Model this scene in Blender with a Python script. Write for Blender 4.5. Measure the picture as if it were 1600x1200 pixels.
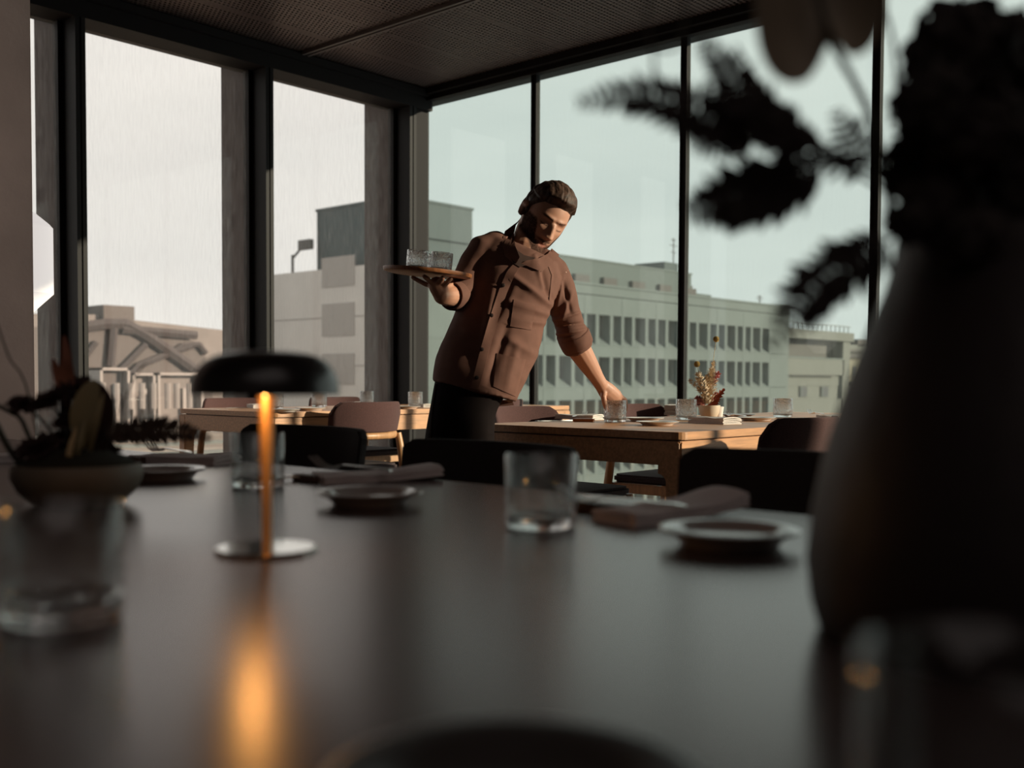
import bpy, bmesh, math, random
from mathutils import Vector, Matrix, noise
from mathutils.bvhtree import BVHTree
random.seed(7)
for o in list(bpy.data.objects): bpy.data.objects.remove(o)
S = bpy.context.scene
COL = S.collection
PI = math.pi

# ------------------------------------------------------------------ camera
R = Matrix(((0.6676363665967548, 0.024682721887674074, -0.7440782520929496),
            (-0.74447059071712, 0.028876311141031053, -0.6670305077072478),
            (0.005022106608378525, 0.9992782004502561, 0.03765443599513847)))
EYE = Vector((0, 0, 0.902)); FPX = 1640.0
cd = bpy.data.cameras.new('camera'); cam = bpy.data.objects.new('camera', cd); COL.objects.link(cam)
cam.matrix_world = Matrix.Translation(EYE) @ R.to_4x4()
cd.sensor_width = 36; cd.lens = FPX / 1600 * 36; cd.shift_y = 57 / 1600
cd.clip_start = 0.02; cd.clip_end = 600
cd.dof.use_dof = True; cd.dof.focus_distance = 3.75; cd.dof.aperture_fstop = (cd.lens / 1000) / 0.0115
cd.dof.aperture_blades = 0
S.camera = cam
# ------------------------------------------------------------------ view, sky, sun
S.view_settings.view_transform = 'Standard'; S.view_settings.look = 'None'
S.view_settings.exposure = 0.0; S.view_settings.gamma = 1.0; S.view_settings.use_curve_mapping = False
w = bpy.data.worlds.new('sky'); S.world = w; w.use_nodes = True
nt = w.node_tree; nt.nodes.clear()
out = nt.nodes.new('ShaderNodeOutputWorld'); bg = nt.nodes.new('ShaderNodeBackground')
tc = nt.nodes.new('ShaderNodeTexCoord'); nz = nt.nodes.new('ShaderNodeTexNoise'); mp = nt.nodes.new('ShaderNodeMapping')
cr = nt.nodes.new('ShaderNodeValToRGB')
mp.inputs['Scale'].default_value = (1.2, 1.2, 4.5); nz.inputs['Scale'].default_value = 2.2; nz.inputs['Detail'].default_value = 4
cr.color_ramp.elements[0].position = .3; cr.color_ramp.elements[0].color = (.80, .82, .82, 1)
cr.color_ramp.elements[1].position = .75; cr.color_ramp.elements[1].color = (.95, .955, .94, 1)
nt.links.new(tc.outputs['Generated'], mp.inputs[0]); nt.links.new(mp.outputs[0], nz.inputs['Vector'])
nt.links.new(nz.outputs['Fac'], cr.inputs[0]); nt.links.new(cr.outputs[0], bg.inputs[0]); nt.links.new(bg.outputs[0], out.inputs[0])
bg.inputs[1].default_value = 1.0
SUN = Vector((.50, -.82, .235)).normalized()
sl = bpy.data.lights.new('sun', 'SUN'); sl.energy = 8.5; sl.color = (1.0, .80, .64); sl.angle = math.radians(.6)
so = bpy.data.objects.new('sun', sl); COL.objects.link(so); so.location = (4, -10, 8)
so.rotation_euler = SUN.to_track_quat('Z', 'Y').to_euler()

al = bpy.data.lights.new('room_fill', 'AREA'); al.energy = 10; al.color = (1.0, .86, .80); al.shape = 'RECTANGLE'; al.size = 3.0; al.size_y = 3.0  # added fill light behind the camera, stands for no known lamp
ao = bpy.data.objects.new('room_fill', al); COL.objects.link(ao); ao.location = (-.9, -1.6, 2.98)

spl = bpy.data.lights.new('pier_fill_spot', 'SPOT'); spl.energy = 75; spl.color = (1.0, .84, .76); spl.spot_size = math.radians(52); spl.spot_blend = .9; spl.shadow_soft_size = .15  # unseen spot added only to brighten the concrete pier
spo = bpy.data.objects.new('pier_fill_spot', spl); COL.objects.link(spo); spo.location = (.1, .9, 2.95)
spo.rotation_euler = (Vector((.1, .9, 2.95)) - Vector((.75, 3.33, 1.35))).to_track_quat('Z', 'Y').to_euler()

# ------------------------------------------------------------------ helpers
def ray(px, py):
    return R @ Vector(((px - 800) / FPX, -(py - 657) / FPX, -1))
def onz(px, py, z):
    r = ray(px, py); return EYE + r * ((z - EYE.z) / r.z)
def ony(px, py, y):
    r = ray(px, py); return EYE + r * (y / r.y)
def onx(px, py, x):
    r = ray(px, py); return EYE + r * (x / r.x)
def dep(px, py, D):
    return EYE + ray(px, py) * D
RIGHT = R @ Vector((1, 0, 0)); UPV = R @ Vector((0, 1, 0)); TOW = R @ Vector((0, 0, 1))

def M(name, col, rough=.6, metal=0, vary=0, scale=20, bump=0, bscale=80, spec=.5, stretch=None, col2=None, bdist=.01, detail=3, alpha=None, emit=None, trans=0, sheen=0):
    m = bpy.data.materials.new(name); m.use_nodes = True; n = m.node_tree; b = n.nodes['Principled BSDF']
    b.inputs['Base Color'].default_value = (*col, 1); b.inputs['Roughness'].default_value = rough
    b.inputs['Metallic'].default_value = metal; b.inputs['Specular IOR Level'].default_value = spec
    if sheen: b.inputs['Sheen Weight'].default_value = sheen
    if emit: b.inputs['Emission Color'].default_value = (*emit[0], 1); b.inputs['Emission Strength'].default_value = emit[1]
    if trans: b.inputs['Transmission Weight'].default_value = trans
    if vary or bump:
        t = n.nodes.new('ShaderNodeTexCoord'); mp = n.nodes.new('ShaderNodeMapping')
        if stretch: mp.inputs['Scale'].default_value = stretch
        n.links.new(t.outputs['Object'], mp.inputs[0])
    if vary:
        z = n.nodes.new('ShaderNodeTexNoise'); z.inputs['Scale'].default_value = scale; z.inputs['Detail'].default_value = detail
        n.links.new(mp.outputs[0], z.inputs['Vector'])
        c = n.nodes.new('ShaderNodeValToRGB'); c.color_ramp.elements[0].position = .35; c.color_ramp.elements[1].position = .65
        a2 = col2 or tuple(min(1, x * (1 + vary)) for x in col)
        c.color_ramp.elements[0].color = (*[x * (1 - vary) for x in col], 1); c.color_ramp.elements[1].color = (*a2, 1)
        n.links.new(z.outputs['Fac'], c.inputs[0]); n.links.new(c.outputs[0], b.inputs['Base Color'])
    if bump:
        z = n.nodes.new('ShaderNodeTexNoise'); z.inputs['Scale'].default_value = bscale; z.inputs['Detail'].default_value = 2
        n.links.new(mp.outputs[0], z.inputs['Vector'])
        u = n.nodes.new('ShaderNodeBump'); u.inputs['Strength'].default_value = bump; u.inputs['Distance'].default_value = bdist
        n.links.new(z.outputs['Fac'], u.inputs['Height']); n.links.new(u.outputs[0], b.inputs['Normal'])
    return m

def pane_mat(name, tint, haze, haze_col, streak=0, gloss=.06, side=0):
    """window glass: tinted see-through, a faint reflection, and dust or rain film that scatters light"""
    m = bpy.data.materials.new(name); m.use_nodes = True; n = m.node_tree; n.nodes.clear()
    o = n.nodes.new('ShaderNodeOutputMaterial'); t = n.nodes.new('ShaderNodeBsdfTransparent'); t.inputs[0].default_value = (*tint, 1)
    g = n.nodes.new('ShaderNodeBsdfGlossy'); g.inputs['Roughness'].default_value = .02
    x = n.nodes.new('ShaderNodeMixShader'); x.inputs[0].default_value = gloss
    n.links.new(t.outputs[0], x.inputs[1]); n.links.new(g.outputs[0], x.inputs[2])
    d = n.nodes.new('ShaderNodeBsdfTranslucent'); d.inputs[0].default_value = (*haze_col, 1)
    y = n.nodes.new('ShaderNodeMixShader'); n.links.new(x.outputs[0], y.inputs[1]); n.links.new(d.outputs[0], y.inputs[2])
    tc = n.nodes.new('ShaderNodeTexCoord'); mp = n.nodes.new('ShaderNodeMapping'); mp.inputs['Scale'].default_value = (1, 1, .12)
    z = n.nodes.new('ShaderNodeTexNoise'); z.inputs['Scale'].default_value = 90; z.inputs['Detail'].default_value = 3
    n.links.new(tc.outputs['Object'], mp.inputs[0]); n.links.new(mp.outputs[0], z.inputs['Vector'])
    r = n.nodes.new('ShaderNodeMapRange'); r.inputs[1].default_value = .35; r.inputs[2].default_value = .75
    r.inputs[3].default_value = haze * (1 - streak); r.inputs[4].default_value = min(1, haze * (1 + streak))
    n.links.new(z.outputs['Fac'], r.inputs[0]); n.links.new(r.outputs[0], y.inputs[0]); n.links.new(y.outputs[0], o.inputs[0])
    return m

def glass_mat(name, bump=0, bscale=60, dist=.002, refr=.3, ior=1.5):
    """thin glass: mostly see-through, a little refraction, a Fresnel reflection on top"""
    m = bpy.data.materials.new(name); m.use_nodes = True; n = m.node_tree; n.nodes.clear()
    o = n.nodes.new('ShaderNodeOutputMaterial'); g = n.nodes.new('ShaderNodeBsdfGlass'); g.inputs['IOR'].default_value = 1.46
    g.inputs['Color'].default_value = (.98, .98, .98, 1); g.inputs['Roughness'].default_value = 0
    t = n.nodes.new('ShaderNodeBsdfTransparent'); t.inputs[0].default_value = (.955, .965, .965, 1); x = n.nodes.new('ShaderNodeMixShader'); x.inputs[0].default_value = refr
    gl = n.nodes.new('ShaderNodeBsdfGlossy'); gl.inputs['Roughness'].default_value = .03; fr = n.nodes.new('ShaderNodeLayerWeight'); fr.inputs['Blend'].default_value = .5; pw = n.nodes.new('ShaderNodeMath'); pw.operation = 'POWER'; pw.inputs[1].default_value = 4.2 - (ior - 1.5) * 8; ma = n.nodes.new('ShaderNodeMath'); ma.operation = 'MULTIPLY_ADD'; ma.inputs[1].default_value = .9; ma.inputs[2].default_value = .04; n.links.new(fr.outputs['Facing'], pw.inputs[0]); n.links.new(pw.outputs[0], ma.inputs[0]); y = n.nodes.new('ShaderNodeMixShader')
    if bump:
        tc = n.nodes.new('ShaderNodeTexCoord'); z = n.nodes.new('ShaderNodeTexNoise'); z.inputs['Scale'].default_value = bscale; z.inputs['Detail'].default_value = 1
        n.links.new(tc.outputs['Object'], z.inputs['Vector']); u = n.nodes.new('ShaderNodeBump'); u.inputs['Strength'].default_value = bump; u.inputs['Distance'].default_value = dist
        n.links.new(z.outputs['Fac'], u.inputs['Height'])
        for q in (g, gl, fr): n.links.new(u.outputs[0], q.inputs['Normal'])
    n.links.new(t.outputs[0], x.inputs[1]); n.links.new(g.outputs[0], x.inputs[2]); n.links.new(ma.outputs[0], y.inputs[0])
    n.links.new(x.outputs[0], y.inputs[1]); n.links.new(gl.outputs[0], y.inputs[2]); n.links.new(y.outputs[0], o.inputs[0]); return m

class MB:
    def __init__(s): s.v = []; s.f = []
    def add(s, v, f):
        k = len(s.v); s.v += [Vector(p) for p in v]; s.f += [tuple(i + k for i in q) for q in f]; return s
    def box(s, a, b, rot=None, c=None):
        (x0, y0, z0), (x1, y1, z1) = a, b
        v = [Vector(p) for p in ((x0, y0, z0), (x1, y0, z0), (x1, y1, z0), (x0, y1, z0), (x0, y0, z1), (x1, y0, z1), (x1, y1, z1), (x0, y1, z1))]
        if rot: v = [rot @ (p - Vector(c)) + Vector(c) for p in v]
        return s.add(v, [(0, 3, 2, 1), (4, 5, 6, 7), (0, 1, 5, 4), (1, 2, 6, 5), (2, 3, 7, 6), (3, 0, 4, 7)])
    def lathe(s, prof, n=32, c=(0, 0, 0), closed=False):
        v = []; f = []; c = Vector(c); m = len(prof)
        for i in range(n):
            a = 2 * PI * i / n
            for r, z in prof: v.append(c + Vector((r * math.cos(a), r * math.sin(a), z)))
        for i in range(n):
            j = (i + 1) % n
            for k in range(m if closed else m - 1):
                l = (k + 1) % m
                f.append((i * m + k, j * m + k, j * m + l, i * m + l))
        if not closed:
            if prof[0][0] > 1e-6: f.append(tuple(i * m for i in reversed(range(n))))
            if prof[-1][0] > 1e-6: f.append(tuple(i * m + m - 1 for i in range(n)))
        return s.add(v, f)
    def tube(s, pts, rad, n=8, flat=1.0, up=None, cap=True):
        pts = [Vector(p) for p in pts]; v = []; f = []
        if not hasattr(rad, '__len__'): rad = [rad] * len(pts)
        prev = None
        for i, p in enumerate(pts):
            t = (pts[min(i + 1, len(pts) - 1)] - pts[max(i - 1, 0)]).normalized()
            if prev is None:
                a = Vector(up) if up else (Vector((0, 0, 1)) if abs(t.z) < .9 else Vector((1, 0, 0)))
            else: a = prev
            u = (a - t * a.dot(t)).normalized(); prev = u; q = t.cross(u)
            for k in range(n):
                g = 2 * PI * k / n; v.append(p + (u * math.sin(g) * flat + q * math.cos(g)) * rad[i])
        for i in range(len(pts) - 1):
            for k in range(n):
                l = (k + 1) % n; f.append((i * n + k, i * n + l, (i + 1) * n + l, (i + 1) * n + k))
        if cap: f.append(tuple(range(n - 1, -1, -1))); f.append(tuple((len(pts) - 1) * n + k for k in range(n)))
        return s.add(v, f)
    def prism(s, poly, h0, h1, axis='z'):
        n = len(poly)
        def P(a, b, h): return {'z': (a, b, h), 'y': (a, h, b), 'x': (h, a, b)}[axis]
        v = [P(a, b, h0) for a, b in poly] + [P(a, b, h1) for a, b in poly]
        return s.add(v, [tuple(range(n - 1, -1, -1)), tuple(range(n, 2 * n))] + [(i, (i + 1) % n, n + (i + 1) % n, n + i) for i in range(n)])
    def grid(s, fn, nu, nv, wrapu=False):
        v = [fn(i, j) for i in range(nu) for j in range(nv)]
        f = [(i * nv + j, ((i + 1) % nu) * nv + j, ((i + 1) % nu) * nv + j + 1, i * nv + j + 1) for i in range(nu if wrapu else nu - 1) for j in range(nv - 1)]
        return s.add(v, f)
    def build(s, name, mat, parent=None, smooth=False, bevel=0, world=False, seg=2):
        me = bpy.data.meshes.new(name)
        off = Vector(parent.location) if (world and parent) else Vector((0, 0, 0))
        me.from_pydata([p - off for p in s.v], [], s.f)
        bm = bmesh.new(); bm.from_mesh(me); bmesh.ops.recalc_face_normals(bm, faces=bm.faces)
        if bevel:
            ed = [e for e in bm.edges if len(e.link_faces) == 2 and e.calc_face_angle(0) > .6]
            bmesh.ops.bevel(bm, geom=ed, offset=bevel, segments=seg, affect='EDGES', clamp_overlap=True)
        bm.to_mesh(me); bm.free()
        if smooth:
            for p in me.polygons: p.use_smooth = True
            me.set_sharp_from_angle(angle=math.radians(smooth if smooth is not True else 45))
        me.materials.append(mat)
        o = bpy.data.objects.new(name, me); COL.objects.link(o)
        if parent: o.parent = parent
        return o
def tag(o, label=None, cat=None, group=None, kind=None):
    if label: o['label'] = label
    if cat: o['category'] = cat
    if group: o['group'] = group
    if kind: o['kind'] = kind
    return o
def empty(name, loc=(0, 0, 0), rz=0):
    o = bpy.data.objects.new(name, None); COL.objects.link(o); o.location = loc; o.rotation_euler = (0, 0, rz); o.empty_display_size = .1
    return o
def dup(root, loc=None, rz=None, label=None, group=None):
    def cp(o, par):
        c = o.copy(); COL.objects.link(c)
        if par: c.parent = par
        for ch in [x for x in KIDS.get(o.name, [])]: cp(ch, c)
        return c
    global KIDS
    KIDS = {}
    for x in bpy.data.objects:
        if x.parent: KIDS.setdefault(x.parent.name, []).append(x)
    c = cp(root, None)
    if loc is not None: c.location = loc
    if rz is not None: c.rotation_euler = (0, 0, rz)
    if label: c['label'] = label
    if group: c['group'] = group
    return c
def st(mb, name, mat, parent=None, bevel=0, **k):
    o = mb.build(name, mat, parent, bevel=bevel, **k)
    if not parent: o['kind'] = 'structure'
    return o
def rrect(x0, y0, x1, y1, r, n=5):
    P = []
    for cx, cy, a in ((x1 - r, y1 - r, 0), (x0 + r, y1 - r, PI / 2), (x0 + r, y0 + r, PI), (x1 - r, y0 + r, 3 * PI / 2)):
        for i in range(n + 1): P.append((cx + r * math.cos(a + i * PI / 2 / n), cy + r * math.sin(a + i * PI / 2 / n)))
    return P

# ------------------------------------------------------------------ materials
mFrame = M('anodised dark frame', (.012, .010, .0105), .6, 0, spec=.12)
mJamb = M('grey jamb panel', (.013, .0115, .012), .55, 0, spec=.15)
mFin = M('outer fin brown', (.032, .018, .016), .7, spec=.2)
mConc = M('cast concrete', (.44, .35, .31), .85, vary=.12, scale=3, bump=.15, bscale=60)
mDark = M('warm plaster', (.22, .18, .165), .9)
mFloor = M('dark oak floor', (.07, .045, .032), .5, vary=.3, scale=4, stretch=(1, 12, 1))
mCeil = M('void above the mesh', (.012, .010, .010), .9)
mBeam = M('ceiling rail', (.11, .088, .085), .5)
mBlack = M('black table laminate', (.062, .041, .039), .27, 0, spec=1.0)
mBlack.node_tree.nodes['Principled BSDF'].inputs['Specular Tint'].default_value = (1, .84, .82, 1)
mBlack.node_tree.nodes['Principled BSDF'].inputs['IOR'].default_value = 1.62
mWood = M('oiled oak', (.50, .245, .11), .42, vary=.16, scale=7, stretch=(1.2, 14, 14), bump=.05, bscale=60)
mWoodL = M('light oak legs', (.46, .24, .11), .42, vary=.14, scale=7, stretch=(12, 12, 1.2))
mFab = M('mauve brown wool', (.070, .030, .028), .95, vary=.2, scale=300, bump=.25, bscale=700, bdist=.001, sheen=.05)
mFabS = M('dark seat wool', (.045, .030, .032), .95, vary=.2, scale=300)
mFabB = M('black chair wool', (.026, .019, .018), .95, vary=.2, scale=300)
mBlkW = M('black stained wood', (.022, .017, .016), .5)
mGlass = glass_mat('clear tumbler glass', .15, 25, .001, .08)
mGlassB = glass_mat('thick glass base', .6, 60, .002, .75)
mGlassH = glass_mat('hammered tumbler glass', 1.0, 110, .008, .42, 1.7)
mPlate = M('taupe glazed plate', (.42, .36, .34), .14, spec=.7)
mPlateSun = M('sun paled plate', (.66, .60, .55), .25, spec=.6)  # same taupe plate, its sunlit paleness on the oak tables put into the colour
mNap = M('grey mauve linen', (.72, .60, .58), .9, vary=.05, scale=200, bump=.2, bscale=300, bdist=.001)
mNapW = M('white linen', (.70, .64, .60), .9, vary=.04, scale=200)
mSteel = M('polished steel', (.78, .76, .74), .28, 1)
mBronze = M('copper rest', (.45, .20, .10), .3, 1)
mLeath = M('brown wooden rest', (.10, .055, .040), .5)

# ------------------------------------------------------------------ room shell
XR, YL, ZC = 5.41, 5.84, 3.03
HEAD = 2.95; HEADL = 2.885
floor = st(MB().box((-2.6, -4.5, -.2), (XR + .35, YL + .4, 0)), 'floor', mFloor)
ceil = st(MB().box((-2.6, -4.5, 3.35), (XR + .35, YL + .4, 3.6)), 'ceiling', mCeil)
# concrete at the left, plain walls behind the camera
pier = st(MB().box((-.2, 3.33, 0), (dep(47.5, 300, 3.3).x, 3.62, 3.35)), 'wall_pier', mConc, bevel=.006)
st(MB().box((-2.6, 3.62, 0), (.2, YL + .4, 3.35)), 'wall_left', mConc)
st(MB().box((-2.8, -4.5, 0), (-2.6, YL + .4, 3.35)), 'wall_behind', mDark)
st(MB().box((-2.8, -4.7, 0), (XR + .35, -4.5, 3.35)), 'wall_back', mDark)
# ceiling mesh panels, rails, supports
mm = bpy.data.materials.new('expanded metal mesh'); mm.use_nodes = True; n = mm.node_tree; n.nodes.clear()
o_ = n.nodes.new('ShaderNodeOutputMaterial'); p_ = n.nodes.new('ShaderNodeBsdfPrincipled'); p_.inputs['Base Color'].default_value = (.14, .103, .098, 1); p_.inputs['Roughness'].default_value = .45; p_.inputs['Metallic'].default_value = .4
t_ = n.nodes.new('ShaderNodeBsdfTransparent'); x_ = n.nodes.new('ShaderNodeMixShader'); tc = n.nodes.new('ShaderNodeTexCoord'); mp = n.nodes.new('ShaderNodeMapping')
mp.inputs['Scale'].default_value = (36, 22, 1); vo = n.nodes.new('ShaderNodeTexBrick'); vo.inputs['Scale'].default_value = 1; vo.offset = .5
vo.inputs['Mortar Size'].default_value = .16; vo.inputs['Brick Width'].default_value = 1; vo.inputs['Row Height'].default_value = .7; vo.inputs['Mortar Smooth'].default_value = .3
n.links.new(tc.outputs['Object'], mp.inputs[0]); n.links.new(mp.outputs[0], vo.inputs['Vector']); n.links.new(vo.outputs['Fac'], x_.inputs[0])
n.links.new(t_.outputs[0], x_.inputs[1]); n.links.new(p_.outputs[0], x_.inputs[2]); n.links.new(x_.outputs[0], o_.inputs[0])
XB = [-2.5, -1.23, .13, 1.50, 2.87, 4.24, XR - .02]
YB_ = [-4.4, -2.7, -1.0, .7, 2.4, 4.1, 5.80]
for i in range(6):
    st(MB().box((XB[i] + .03, -4.4, ZC), (XB[i + 1] - .03, 5.80, ZC + .004)), 'mesh_panel', mm, ceil)
for x in XB[1:-1]:
    b = MB().box((x - .028, -4.4, ZC - .022), (x - .010, 5.8, ZC + .02)).box((x + .010, -4.4, ZC - .022), (x + .028, 5.8, ZC + .02)).box((x - .012, -4.4, ZC - .004), (x + .012, 5.8, ZC + .03))
    st(b, 'ceiling_rail', mBeam, ceil)
y = 5.30
while y > -4:
    st(MB().box((-2.5, y - .012, ZC + .006), (XR - .02, y + .012, ZC + .05)).box((-2.5, y + .03, ZC + .006), (XR - .02, y + .055, ZC + .04)), 'mesh_support', mBeam, ceil); y -= .34
st(MB().tube([(-2.5, 4.45, 3.2), (XR - .1, 4.45, 3.2)], .09, 16), 'duct', mBeam, ceil, smooth=True)
st(MB().tube([(-2.5, 2.2, 3.2), (XR - .1, 2.2, 3.2)], .09, 16), 'duct', mBeam, ceil, smooth=True)

# left (back) glass wall: deep mullions, outer fins seen through wet glass
mPaneL = pane_mat('rain filmed glass', (1.0, .975, .945), .045, (1.0, .95, .90), .7, .02)
mPaneR = pane_mat('green tinted glass', (.84, .895, .865), .02, (.85, .95, .9), .3, .03)
MX = [-.0 + 1.49 - 1.236 * 0, 2.726, 3.963, 5.199]
wl = st(MB().box((.2, 5.66, HEADL), (XR + .01, YL + .06, 2.99)).box((.2, 5.70, 2.99), (XR + .01, YL + .06, 3.35)), 'trim_1', mFrame)
st(MB().box((.2, 5.62, 2.975), (XR - .05, 5.66, 3.02)), 'trim_2', mFrame, bevel=.004)
st(MB().box((.2, 5.70, 0), (XR + .01, YL + .06, .10)), 'trim_3', mFrame)
for i, x in enumerate(MX):
    wd = empty('window_%d' % (i + 1), (x, YL, 0)); wd['kind'] = 'structure'
    fx = .058 if i < 3 else .064
    MB().box((x, 5.664, 0), (x + fx * .42, YL + .03, HEADL)).box((x + fx * .42, 5.674, 0), (x + fx * .58, YL + .03, HEADL)).box((x + fx * .58, 5.664, 0), (x + fx, YL + .03, HEADL)).build('mullion', mJamb, wd, world=True)
    MB().box((x - .030, YL - .03, 0), (x - .001, YL + .03, HEADL)).build('gasket_frame', mFrame, wd, world=True)
    MB().box((x, YL + .06, 0), (x + .075, 6.17, 3.2)).build('outer_fin', mFin, wd, world=True)
    if i < 3:
        x1 = MX[i + 1] if i else MX[1]
        MB().box((x + fx + .002, YL - .004, .10), (x1 - .030, YL + .008, HEADL)).build('pane', mPaneL, wd, world=True)
st(MB().box((5.255, 5.70, 0), (XR + .012, YL + .05, 3.0)), 'trim_4', mFrame)
st(MB().box((XR - .02, 5.765, 0), (XR + .012, YL + .10, 3.0)), 'trim_5', mJamb)

# right glass wall: slim mullions
RM = [5.76, 4.65, 3.47, 2.29, 1.11, -.07, -1.25, -2.43, -3.3]
st(MB().box((XR - .1, -4.5, 0), (XR + .3, -3.3, 3.35)), 'wall_sun_block', mDark)  # solid stretch added out of view to keep the sun off the pier
st(MB().box((XR - .05, -4.5, HEAD), (XR + .10, 5.80, HEAD + .035)).box((XR - .09, -4.5, HEAD + .035), (XR + .10, 5.80, 3.35)), 'trim_6', mFrame)
st(MB().box((XR - .05, -4.5, 0), (XR + .10, 5.80, .06)), 'trim_7', mFrame)
for i, y in enumerate(RM):
    wd = empty('window_%d' % (i + 5), (XR, y, 0)); wd['kind'] = 'structure'
    if i: MB().box((XR - .022, y - .022, 0), (XR + .02, y + .008, HEAD)).box((XR - .028, y + .008, 0), (XR + .02, y + .019, HEAD)).build('mullion', mFrame, wd, world=True)
    if i + 1 == len(RM): continue
    y1 = RM[i + 1]
    MB().box((XR - .004, y1 + .012, .06), (XR + .008, y - .022, HEAD)).build('pane', mPaneR, wd, world=True)

# ------------------------------------------------------------------ the town outside
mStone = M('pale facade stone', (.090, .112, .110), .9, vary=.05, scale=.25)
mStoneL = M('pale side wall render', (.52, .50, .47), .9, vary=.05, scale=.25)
mSlate = M('slate penthouse cladding', (.012, .032, .036), .7)
mPaneD = M('dark far window', (.035, .036, .038), .35)
mLouv = M('grey louvre', (.05, .048, .046), .8)
mSideW = M('shuttered side window', (.30, .28, .26), .8)
mAtt = M('attic render', (.070, .090, .088), .9)
BX, BY = 53.7, 60.0
bl = empty('office_building', (85, BY, -14))
tag(bl, 'long pale grey office block with rows of tall narrow recessed windows', 'building')
tops = [7.17, 3.2, -.83, -4.85, -8.9]; bots = [4.3, .34, -3.7, -7.86, -11.9]
GX = [65.16 + 5.86 * k for k in range(8)]; GX[-1] -= .15
DR = 1.1
sy = onx(428, 345, BX).y; yp = onx(480, 312, BX).y
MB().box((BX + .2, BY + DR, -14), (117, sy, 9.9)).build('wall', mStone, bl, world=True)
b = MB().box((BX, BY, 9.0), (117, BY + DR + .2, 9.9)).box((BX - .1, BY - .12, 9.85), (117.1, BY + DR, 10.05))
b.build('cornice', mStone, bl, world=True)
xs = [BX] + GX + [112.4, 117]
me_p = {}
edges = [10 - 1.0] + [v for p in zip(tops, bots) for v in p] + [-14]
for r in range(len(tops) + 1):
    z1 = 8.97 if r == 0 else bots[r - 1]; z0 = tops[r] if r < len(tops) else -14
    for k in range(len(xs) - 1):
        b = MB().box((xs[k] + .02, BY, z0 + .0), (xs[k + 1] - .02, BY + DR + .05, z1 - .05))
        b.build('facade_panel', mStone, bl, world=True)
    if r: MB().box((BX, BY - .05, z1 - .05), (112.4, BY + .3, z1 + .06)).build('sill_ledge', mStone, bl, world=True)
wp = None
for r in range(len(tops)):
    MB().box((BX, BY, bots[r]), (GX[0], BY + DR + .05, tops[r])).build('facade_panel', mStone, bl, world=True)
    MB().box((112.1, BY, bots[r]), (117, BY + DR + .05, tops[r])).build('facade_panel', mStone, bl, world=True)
    for g, x in enumerate(GX):
        for j in range(3):
            x0 = x + j * 2.26; h = tops[r] - bots[r]
            q = MB().box((0, DR - .06, 0), (1.76, DR, h)).build('window', mPaneD, bl) if wp is None else wp.copy()
            if wp is None: wp = q; sm = MB().add([(0, 0, 0), (1.76, 0, 0), (1.76, DR, 0), (0, DR, 0), (1.76, DR, .9), (0, DR, .9)], [(0, 1, 2, 3), (0, 5, 4, 1), (0, 3, 5), (1, 4, 2), (2, 4, 5, 3)]).build('sloped_sill', mStone, bl); sl_ = sm
            else:
                COL.objects.link(q); q.parent = bl; sl_ = sm.copy(); COL.objects.link(sl_); sl_.parent = bl
            q.location = Vector((x0, BY, bots[r])) - bl.location; sl_.location = q.location
            w1 = .50 if j < 2 else (GX[g + 1] - x0 - 1.76 if g < 7 else .3)
            if j < 2 or g < 7: MB().box((x0 + 1.76, BY + .02, bots[r]), (x0 + 1.76 + w1, BY + DR, tops[r])).build('pier', mStone, bl, world=True)
# attic, its louvres and the stepped end
b = MB().box((62.6, BY + 3, 9.9), (99.8, BY + 18, 12.75)).box((99.8, BY + 4, 9.9), (105.7, BY + 16, 10.9)); b.build('attic', mAtt, bl, world=True)
MB().box((62.6, BY + 2.9, 12.7), (99.9, BY + 18.1, 12.85)).build('attic_coping', mStone, bl, world=True)
for x in (76.5, 80.9, 85.6, 90.4, 95.2, 71.8, 67.3): MB().box((x * 1.03, BY + 2.6, 10.1), (x * 1.03 + 2.2, BY + 3.0, 11.15)).build('louvre', mLouv, bl, world=True)
MB().box((97.5, BY + 5, 12.8), (100.2, BY + 9, 14.1)).build('roof_plant', mSlate, bl, world=True)
MB().prism([(100.0, 10.9), (104.0, 10.9), (105.0, 12.0), (101, 12.0)], BY + 6, BY + 9, 'y').build('skylight', mLouv, bl, world=True)
# penthouse at the corner
MB().box((BX + 1.0, BY + .6, 10), (62.57, yp, 15.0)).build('penthouse', mSlate, bl, world=True)
MB().box((BX + .9, BY + .5, 14.9), (62.67, yp + .1, 15.1)).box((BX + .5, BY + .3, 12.1), (62.6, BY + .9, 12.35)).build('penthouse_coping', mSlate, bl, world=True)
# side wall seen through the back windows
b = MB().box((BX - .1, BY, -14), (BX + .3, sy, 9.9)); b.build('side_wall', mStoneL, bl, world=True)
for (a, c, t0, t1) in ((505, 556, 398, 450), (505, 556, 472, 526), (505, 556, 552, 600)):
    p0 = onx(a, t1, BX); p1 = onx(c, t0, BX)
    MB().box((BX - .16, p1.y, p0.z), (BX - .08, p0.y, p1.z)).build('window', mSideW, bl, world=True)
for z in (5.9, 2.0, -2.0): MB().box((BX - .13, BY, z), (BX - .08, sy, z + .10)).build('panel_joint', mSideW, bl, world=True)
b = MB(); p = onx(457, 335, BX)
b.tube([(BX, p.y, 9.9), (BX, p.y, 11.4)], .12, 6).tube([(BX, p.y, 11.1), (BX, p.y - 1.4, 12.0)], .1, 6).box((BX - .2, p.y - 2.6, 11.7), (BX + .2, p.y - 1.0, 12.5))
tag(b.build('roof_camera_mast', mLouv, None), 'small camera mast on the roof edge of the office block, through the back window', 'mast')
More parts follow.
